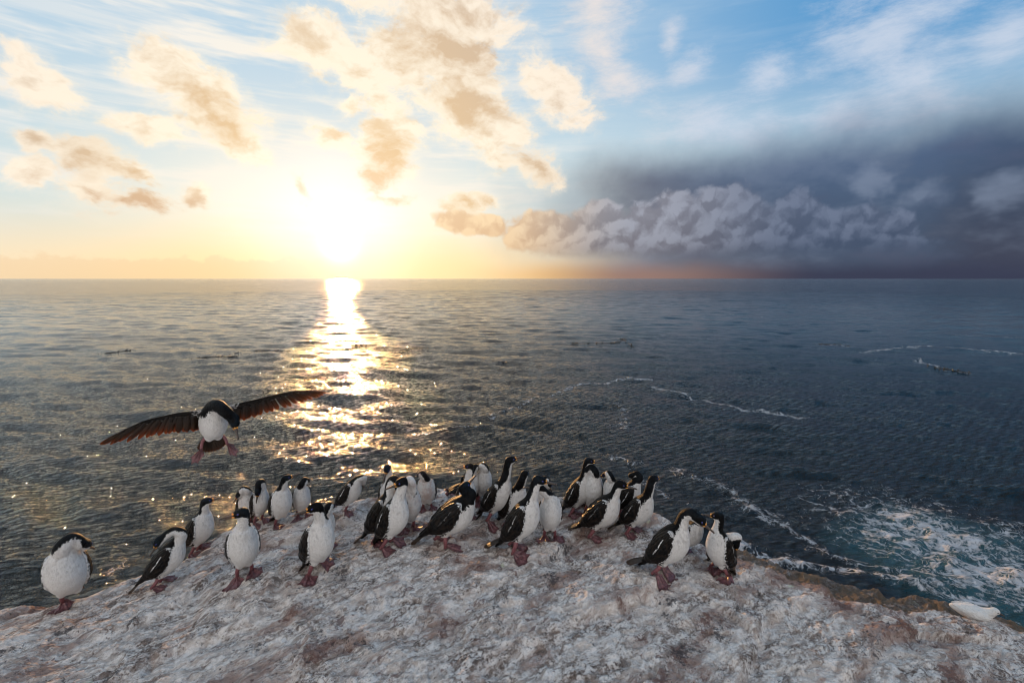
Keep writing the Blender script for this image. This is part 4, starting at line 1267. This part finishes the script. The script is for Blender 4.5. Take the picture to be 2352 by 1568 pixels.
# ------------------------------------------------------------------ the cormorant coming in to land
def flyer():
    px, py, dep = 490, 968, 2.85
    d = ray(px, py)
    fwd = Vector((0, math.cos(PITCH), -math.sin(PITCH)))
    pos = Vector((0, 0, CAM_Z)) + d * (dep / d.dot(fwd))
    turn = -math.atan2(d.x, d.y)
    yaw = R(-84) + turn
    root = bpy.data.objects.new('cormorant', None); COL.objects.link(root)
    root.empty_display_size = 0.1
    root['label'] = 'cormorant in flight over the water, brown wings spread wide and feet lowered to land'
    root['category'] = CAT
    sh = BirdShape(pitch=42, hip=0.0, head=(0.100, 0.086, -0.078), mid=((0.050, 0.020, 0.012), (0.095, 0.048, -0.018)), hyaw=12, hpitch=-66, nape=-0.75, L=0.34, hup=(0.3, 0, 1), fat=0.98)
    off = sh.axis(0.55)
    root.location = pos; root.rotation_euler = (0, 0, yaw); root.scale = (0.93,) * 3
    me, co = sh.body_mesh(19.3)
    def put(name, me, parent):
        if parent is root:
            me.transform(Matrix.Translation(Vector(-off)))
        else:
            me.transform(Matrix.Translation(Vector(-off)))
        return link(name, me, parent)
    put('body', me, root)
    bill, car, eyes = sh.head_parts()
    bo = put('bill', mesh_from('bill', *bill, M_BILL), root)
    put('caruncle', mesh_from('caruncle', *car, M_CAR), bo)
    for e in eyes:
        em = mesh_from('eye', *e, M_EYE); set_attr(em, 'ring', np.zeros(len(em.vertices)))
        put('eye', em, root)
    # fanned tail hanging down under the body
    q = R(-58)
    D = V3(-math.cos(q) * 0.75, 0, math.sin(q)); D = unit(D); U = unit(np.cross(V3(0, 1, 0), D))
    put('tail', feather_fan(sh.T + sh.A * .012, D, U, V3(0, 1, 0), 11, 26, .165, .026), root)
    # legs held out
    for sd in (1, -1):
        hip = sh.surf(np.array(0.22), np.array(R(140)), -.03, sd)
        ank = hip + V3(0.015, 0.052 * sd, -0.085)
        C = catmull([hip, (hip + ank) / 2 + V3(0, .012 * sd, .008), ank], 6)
        lo = put('leg', mesh_from('leg', *tube(C, np.linspace(.012, .0080, len(C)), np.linspace(.013, .0085, len(C)), V3(1, 0, 0), 12), M_LEG), root)
        V, F = foot_mesh((0, 0), 0.0, 0.095, lambda x, y: 0 * x)
        # toes hang outwards and down
        ax = unit(V3(0.25, 0.55 * sd, -0.80)); up = unit(V3(0.9, 0.1 * sd, 0.35)); up = unit(up - ax * (up @ ax)); sdv = np.cross(up, ax)
        V = V - V3(0.014, 0, 0.022)
        V = ank + V[:, :1] * ax + V[:, 1:2] * sdv * 0.55 + V[:, 2:] * up
        put('foot', mesh_from('foot', V, F, M_WEB), lo)
    # wings: an arm with coverts, and two rows of flight feathers
    for sd, lift, sweep, span, droop in ((1, 0.03, -0.10, 0.56, 0.0), (-1, -0.16, -0.10, 0.40, 0.04)):
        S0 = sh.surf(np.array(0.84), np.array(R(62)), -.015, sd)
        out = unit(V3(sweep, sd, lift))
        wrist = S0 + out * (span * 0.40) + V3(0.035, 0, 0.022 if sd > 0 else 0.034)
        tipb = S0 + out * span + V3(-0.02, 0, 0.0)
        lead = catmull([S0, S0 + (wrist - S0) * 0.5 + V3(0.012, 0, 0.004), wrist, wrist + (tipb - wrist) * 0.55 + V3(0.008, 0, 0.016), tipb], 10)
        n = len(lead)
        back = unit(V3(-0.72, 0.05 * sd, -0.69))           # from leading edge to trailing edge
        nrm = unit(np.cross(out, back)); nrm = nrm if nrm[2] > 0 else -nrm
        # covert sheet: thick at the leading edge
        s_ = np.linspace(0, 1, n)
        ch = np.interp(s_, [0, .15, .45, .75, 1], [.110, .105, .080, .050, .016])
        V, F = [], []
        m = 12
        for i in range(n):
            for j in range(m):
                a = 2 * PI * j / m
                x = (1 - math.cos(a)) * 0.5
                th = math.sin(a) * (0.011 * (1 - 0.75 * s_[i])) * (1 - x) ** 0.6 + 0.006 * math.sin(x * 3)
                V.append(lead[i] + back * (x * ch[i] - 0.006) + nrm * th)
        for i in range(n - 1):
            for j in range(m):
                k = (j + 1) % m
                F.append((i * m + j, i * m + k, (i + 1) * m + k, (i + 1) * m + j))
        F.append(tuple(range(m))); F.append(tuple(range((n - 1) * m, n * m))[::-1])
        wm = mesh_from('wing', V, F, M_WING)
        uvl = wm.uv_layers.new(name='wing')
        li = np.zeros(len(wm.loops), dtype=np.int32); wm.loops.foreach_get('vertex_index', li)
        UU = np.repeat(s_ * 0.4, m); VV = np.tile((1 - np.cos(2 * PI * np.arange(m) / m)) * .5, n)
        uvl.data.foreach_set('uv', np.stack([UU[li], VV[li]], -1).ravel().astype(np.float32))
        set_attr(wm, 'bar', np.zeros(len(V)))
        wo = put('wing', wm, root)
        # flight feathers
        V, F, tip = [], [], []
        nf = 25
        for k in range(nf):
            f = k / (nf - 1)
            s0 = 0.04 + 0.95 * f
            base = np.array([np.interp(s0, s_, lead[:, c]) for c in range(3)]) + back * (np.interp(s0, s_, ch) * 0.45)
            ang = np.interp(f, [0, .45, .7, 1], [-12, 6, 32, 66])
            dd = unit(back * math.cos(R(ang)) + out * math.sin(R(ang)) - nrm * 0.03)
            Lf = np.interp(f, [0, .12, .45, .7, .9, 1], [.125, .155, .150, .165, .165, .135]) * (1.0 if sd > 0 else 1.05)
            y = unit(np.cross(nrm, dd)); w = np.interp(f, [0, .5, 1], [.040, .034, .026])
            b = len(V); mm = 9
            for i in range(mm):
                q_ = i / (mm - 1)
                ww = w * (0.6 + 0.4 * min(1, q_ * 3)) * (1 if q_ < .72 else math.sqrt(max(.01, 1 - ((q_ - .72) / .285) ** 2))) * .5
                c = base + dd * (Lf * q_) + nrm * (-0.014 * q_ * q_ + 0.0022 * (k % 3) + 0.004 * math.sin(k * 2.7) * q_) + y * (0.006 * math.sin(k * 4.1) * q_)
                V += [c - y * ww, c + nrm * .0012, c + y * ww, c - y * ww - nrm * .0008, c - nrm * .0006, c + y * ww - nrm * .0008]
                tip += [q_] * 6
            for i in range(mm - 1):
                p, q2 = b + i * 6, b + (i + 1) * 6
                ring = (0, 1, 2, 5, 4, 3)
                for a1, a2 in zip(ring, ring[1:] + ring[:1]):
                    F.append((p + a1, p + a2, q2 + a2, q2 + a1))
            e = b + (mm - 1) * 6
            F += [(b, b + 3, b + 4, b + 1), (b + 1, b + 4, b + 5, b + 2), (e, e + 1, e + 4, e + 3), (e + 1, e + 2, e + 5, e + 4)]
        fm = mesh_from('flight_feathers', V, F, M_QUILL)
        set_attr(fm, 'tip', np.array(tip) ** 1.3)
        put('flight_feathers', fm, wo)

flyer()


# ------------------------------------------------------------------ white bird below the ledge on the right
def sheathbill():
    m, G, b = new_mat('white_plumage')
    tc = G.node('ShaderNodeTexCoord'); P = S(G, tc.outputs['Object'])
    n = G.noise(P, 60.0, 4.0, 0.6)
    G.put(b.inputs['Base Color'], G.mix(n, (0.55, 0.53, 0.50), (0.76, 0.74, 0.71)))
    b.inputs['Roughness'].default_value = 0.8
    G.put(b.inputs['Normal'], G.bump(n * 0.010 + G.noise(P, 25.0, 3.0, 0.5) * 0.020, 1.0, 1.0))
    p0 = on_rock(2232, 1430)
    h = Vector((p0.x, p0.y, 0)).normalized()
    pos = Vector((p0.x, p0.y, 0)) + h * 0.125
    pos.z = rock_z(pos.x, pos.y)
    root = bpy.data.objects.new('sheathbill', None); COL.objects.link(root)
    root.empty_display_size = 0.1
    root.location = pos
    root.rotation_euler = (0, 0, R(-30)); root.scale = (0.78,) * 3
    root['label'] = 'plump white bird with a short dark bill crouching below the ledge at the right edge'
    root['category'] = 'white bird'
    C = catmull([V3(-.155, 0, .125), V3(-.09, 0, .118), V3(0, 0, .105), V3(.075, 0, .094), V3(.112, 0, .100)], 8)
    k = np.linspace(0, 1, len(C))
    body = tube(C, np.interp(k, [0, .15, .45, .75, 1], [.012, .040, .074, .070, .036]), np.interp(k, [0, .15, .45, .75, 1], [.009, .030, .064, .066, .036]), V3(0, 0, 1), 22)
    Nk = catmull([V3(.06, 0, .115), V3(.098, 0, .142), V3(.122, 0, .164)], 6)
    H = V3(.128, 0, .168); dd = unit(V3(1, -.15, -.28)); rr = unit(np.cross(V3(0, 0, 1), dd)); uu = np.cross(dd, rr)
    low = V3(0, 0, -.038)
    V, F = join([body, tube(Nk, np.linspace(.052, .028, len(Nk)), np.linspace(.052, .028, len(Nk)), V3(-1, 0, 0), 16), ellipsoid(H, .033, .0265, .028, dd, rr, uu)])
    me, co = fuse(V, F, 0.006, 5)
    me.materials.append(m)
    me.transform(Matrix.Translation(Vector(low)))
    H = H + low; C = C + low
    link('body', me, root)
    b0 = H + dd * .027 - uu * .003
    link('bill', mesh_from('bill', *tube(np.array([b0 - dd * .006, b0 + dd * .013, b0 + dd * .028, b0 + dd * .038 - uu * .004]), np.array([.009, .008, .005, .001]), np.array([.010, .009, .006, .001]), uu, 10),
                           simple_material('dark_bill', (0.02, 0.015, 0.012), (0.05, 0.035, 0.03), 100, 0.4)), root)
    for sd in (1, -1):
        em = mesh_from('eye', *ellipsoid(H + dd * .014 + uu * .004 + rr * (.0205 * sd), .0045, .004, .0045, dd, rr, uu, 10, 8), M_EYE)
        set_attr(em, 'ring', np.zeros(len(em.vertices)))
        link('eye', em, root)
    # folded wings
    for sd in (1, -1):
        V, F = [], []
        nu, nv = 20, 12
        for i in range(nu):
            u = i / (nu - 1)
            for j in range(nv):
                v = j / (nv - 1)
                t = 0.86 - u * 0.78
                c = np.array([np.interp(t, k, C[:, q]) for q in range(3)])
                a_ = np.interp(t, k, np.interp(k, [0, .15, .45, .75, 1], [.020, .040, .074, .066, .030])); b_ = np.interp(t, k, np.interp(k, [0, .15, .45, .75, 1], [.016, .030, .064, .062, .030]))
                ph = R(28) + R(np.interp(u, [0, .1, .4, .8, 1], [20, 60, 78, 60, 10])) * v
                th = 0.003 + 0.007 * math.sin(PI * v) * math.sin(PI * min(1, u * .9 + .1))
                V.append(c + V3(-0.004 * u, math.sin(ph) * (a_ + th) * sd, math.cos(ph) * (b_ + th)))
        n = len(V)
        V += [p - V3(0, .006 * sd, .004) for p in V]
        for i in range(nu - 1):
            for j in range(nv - 1):
                q = (i * nv + j, i * nv + j + 1, (i + 1) * nv + j + 1, (i + 1) * nv + j)
                F.append(q); F.append(tuple(x + n for x in q[::-1]))
        rim = [(i * nv) for i in range(nu)] + [(nu - 1) * nv + j for j in range(1, nv)] + [i * nv + nv - 1 for i in range(nu - 2, -1, -1)] + [j for j in range(nv - 2, 0, -1)]
        for a, c in zip(rim, rim[1:] + rim[:1]):
            F.append((a, c, c + n, a + n))
        link('wing', mesh_from('wing', V, F, m), root)
        leg = tube(np.array([V3(.0, .03 * sd, .04), V3(.005, .03 * sd, .02), V3(.0, .03 * sd, .002)]), .006, .006, V3(1, 0, 0), 8)
        link('leg', mesh_from('leg', *leg, simple_material('grey_leg', (0.06, 0.05, 0.05), (0.1, 0.09, 0.085), 80, 0.6)), root)

sheathbill()


# ------------------------------------------------------------------ kelp floating at the surface
M_KELP = simple_material('wet_kelp', (0.012, 0.009, 0.005), (0.045, 0.030, 0.012), 3.0, 0.25, 0.01)


def kelp(label, pts, width, count, seed):
    """a raft of buoyant blades and stems along a line seen on the water"""
    rng = random.Random(seed)
    P = [Vector(sea_at(*p)) for p in pts]
    c = sum(P, Vector((0, 0))) / len(P)
    sc = c.length
    V, F = [], []
    parts = []
    for k in range(count):
        i = rng.randrange(len(P) - 1)
        p = P[i].lerp(P[i + 1], rng.random()) - c
        p += Vector((rng.gauss(0, 1), rng.gauss(0, 2.2))) * width * sc
        a = rng.gauss(0.0, 0.7)
        L = sc * rng.uniform(0.003, 0.010); w = sc * rng.uniform(0.0004, 0.0010)
        up = sc * rng.uniform(0.0, 0.0035) if rng.random() < 0.3 else 0.0
        d = Vector((math.cos(a), math.sin(a)))
        pts3 = [V3(p.x + d.x * L * q, p.y + d.y * L * q + 0.2 * L * math.sin(q * 4 + k), 0.02 + up * math.sin(q * PI) + 0.006 * math.sin(q * 9 + k)) for q in np.linspace(-.5, .5, 6)]
        parts.append(tube(np.array(pts3), np.array([.3, .8, 1, 1, .7, .2]) * w, np.array([.3, .8, 1, 1, .7, .2]) * w * 0.55, V3(0, 0, 1), 6))
    st = catmull([V3(p.x - c.x, p.y - c.y, 0.0) for p in P], 8)
    parts.append(tube(st + np.array([[0, 0.0006 * sc * math.sin(i * 1.7), 0] for i in range(len(st))]), sc * .0006, sc * .0004, V3(0, 0, 1), 6))
    V, F = join(parts)
    me = mesh_from('kelp_raft', V, F, M_KELP)
    o = link('kelp_raft', me, None, label=label, category='kelp', group='rafts of kelp floating on the sea')
    o.location = (c.x, c.y, SEA_Z + 0.03)

kelp('dark kelp raft in the middle of the golden sun glitter', [(765, 786), (800, 784), (835, 792), (800, 797)], 0.004, 46, 1)
kelp('short kelp raft just right of the sun glitter', [(905, 812), (940, 803), (985, 800)], 0.004, 34, 2)
kelp('small ragged kelp raft left of the long kelp line with raised blades', [(1105, 824), (1140, 830), (1170, 834)], 0.004, 30, 3)
kelp('long thin kelp line with raised blades at its right end', [(1310, 789), (1360, 789), (1420, 787), (1430, 778), (1455, 798)], 0.0028, 70, 4)
kelp('kelp raft left of the sun glitter, the farther left of two', [(450, 823), (480, 821), (540, 819)], 0.003, 34, 5)
kelp('kelp raft close to the left side of the sun glitter', [(548, 810), (610, 806), (665, 808)], 0.003, 40, 6)
kelp('scattered kelp above the wing tip of the flying bird', [(600, 908), (640, 890), (700, 872), (740, 868)], 0.006, 52, 7)
kelp('kelp raft floating in the dark water at the far right', [(2130, 840), (2165, 848), (2215, 856)], 0.003, 44, 8)
kelp('small kelp bits floating nearest the left edge of the sea', [(240, 812), (300, 806)], 0.003, 16, 9)
kelp('faint kelp strand in the dark water near the right horizon', [(1880, 790), (1930, 793), (1960, 796)], 0.003, 24, 10)
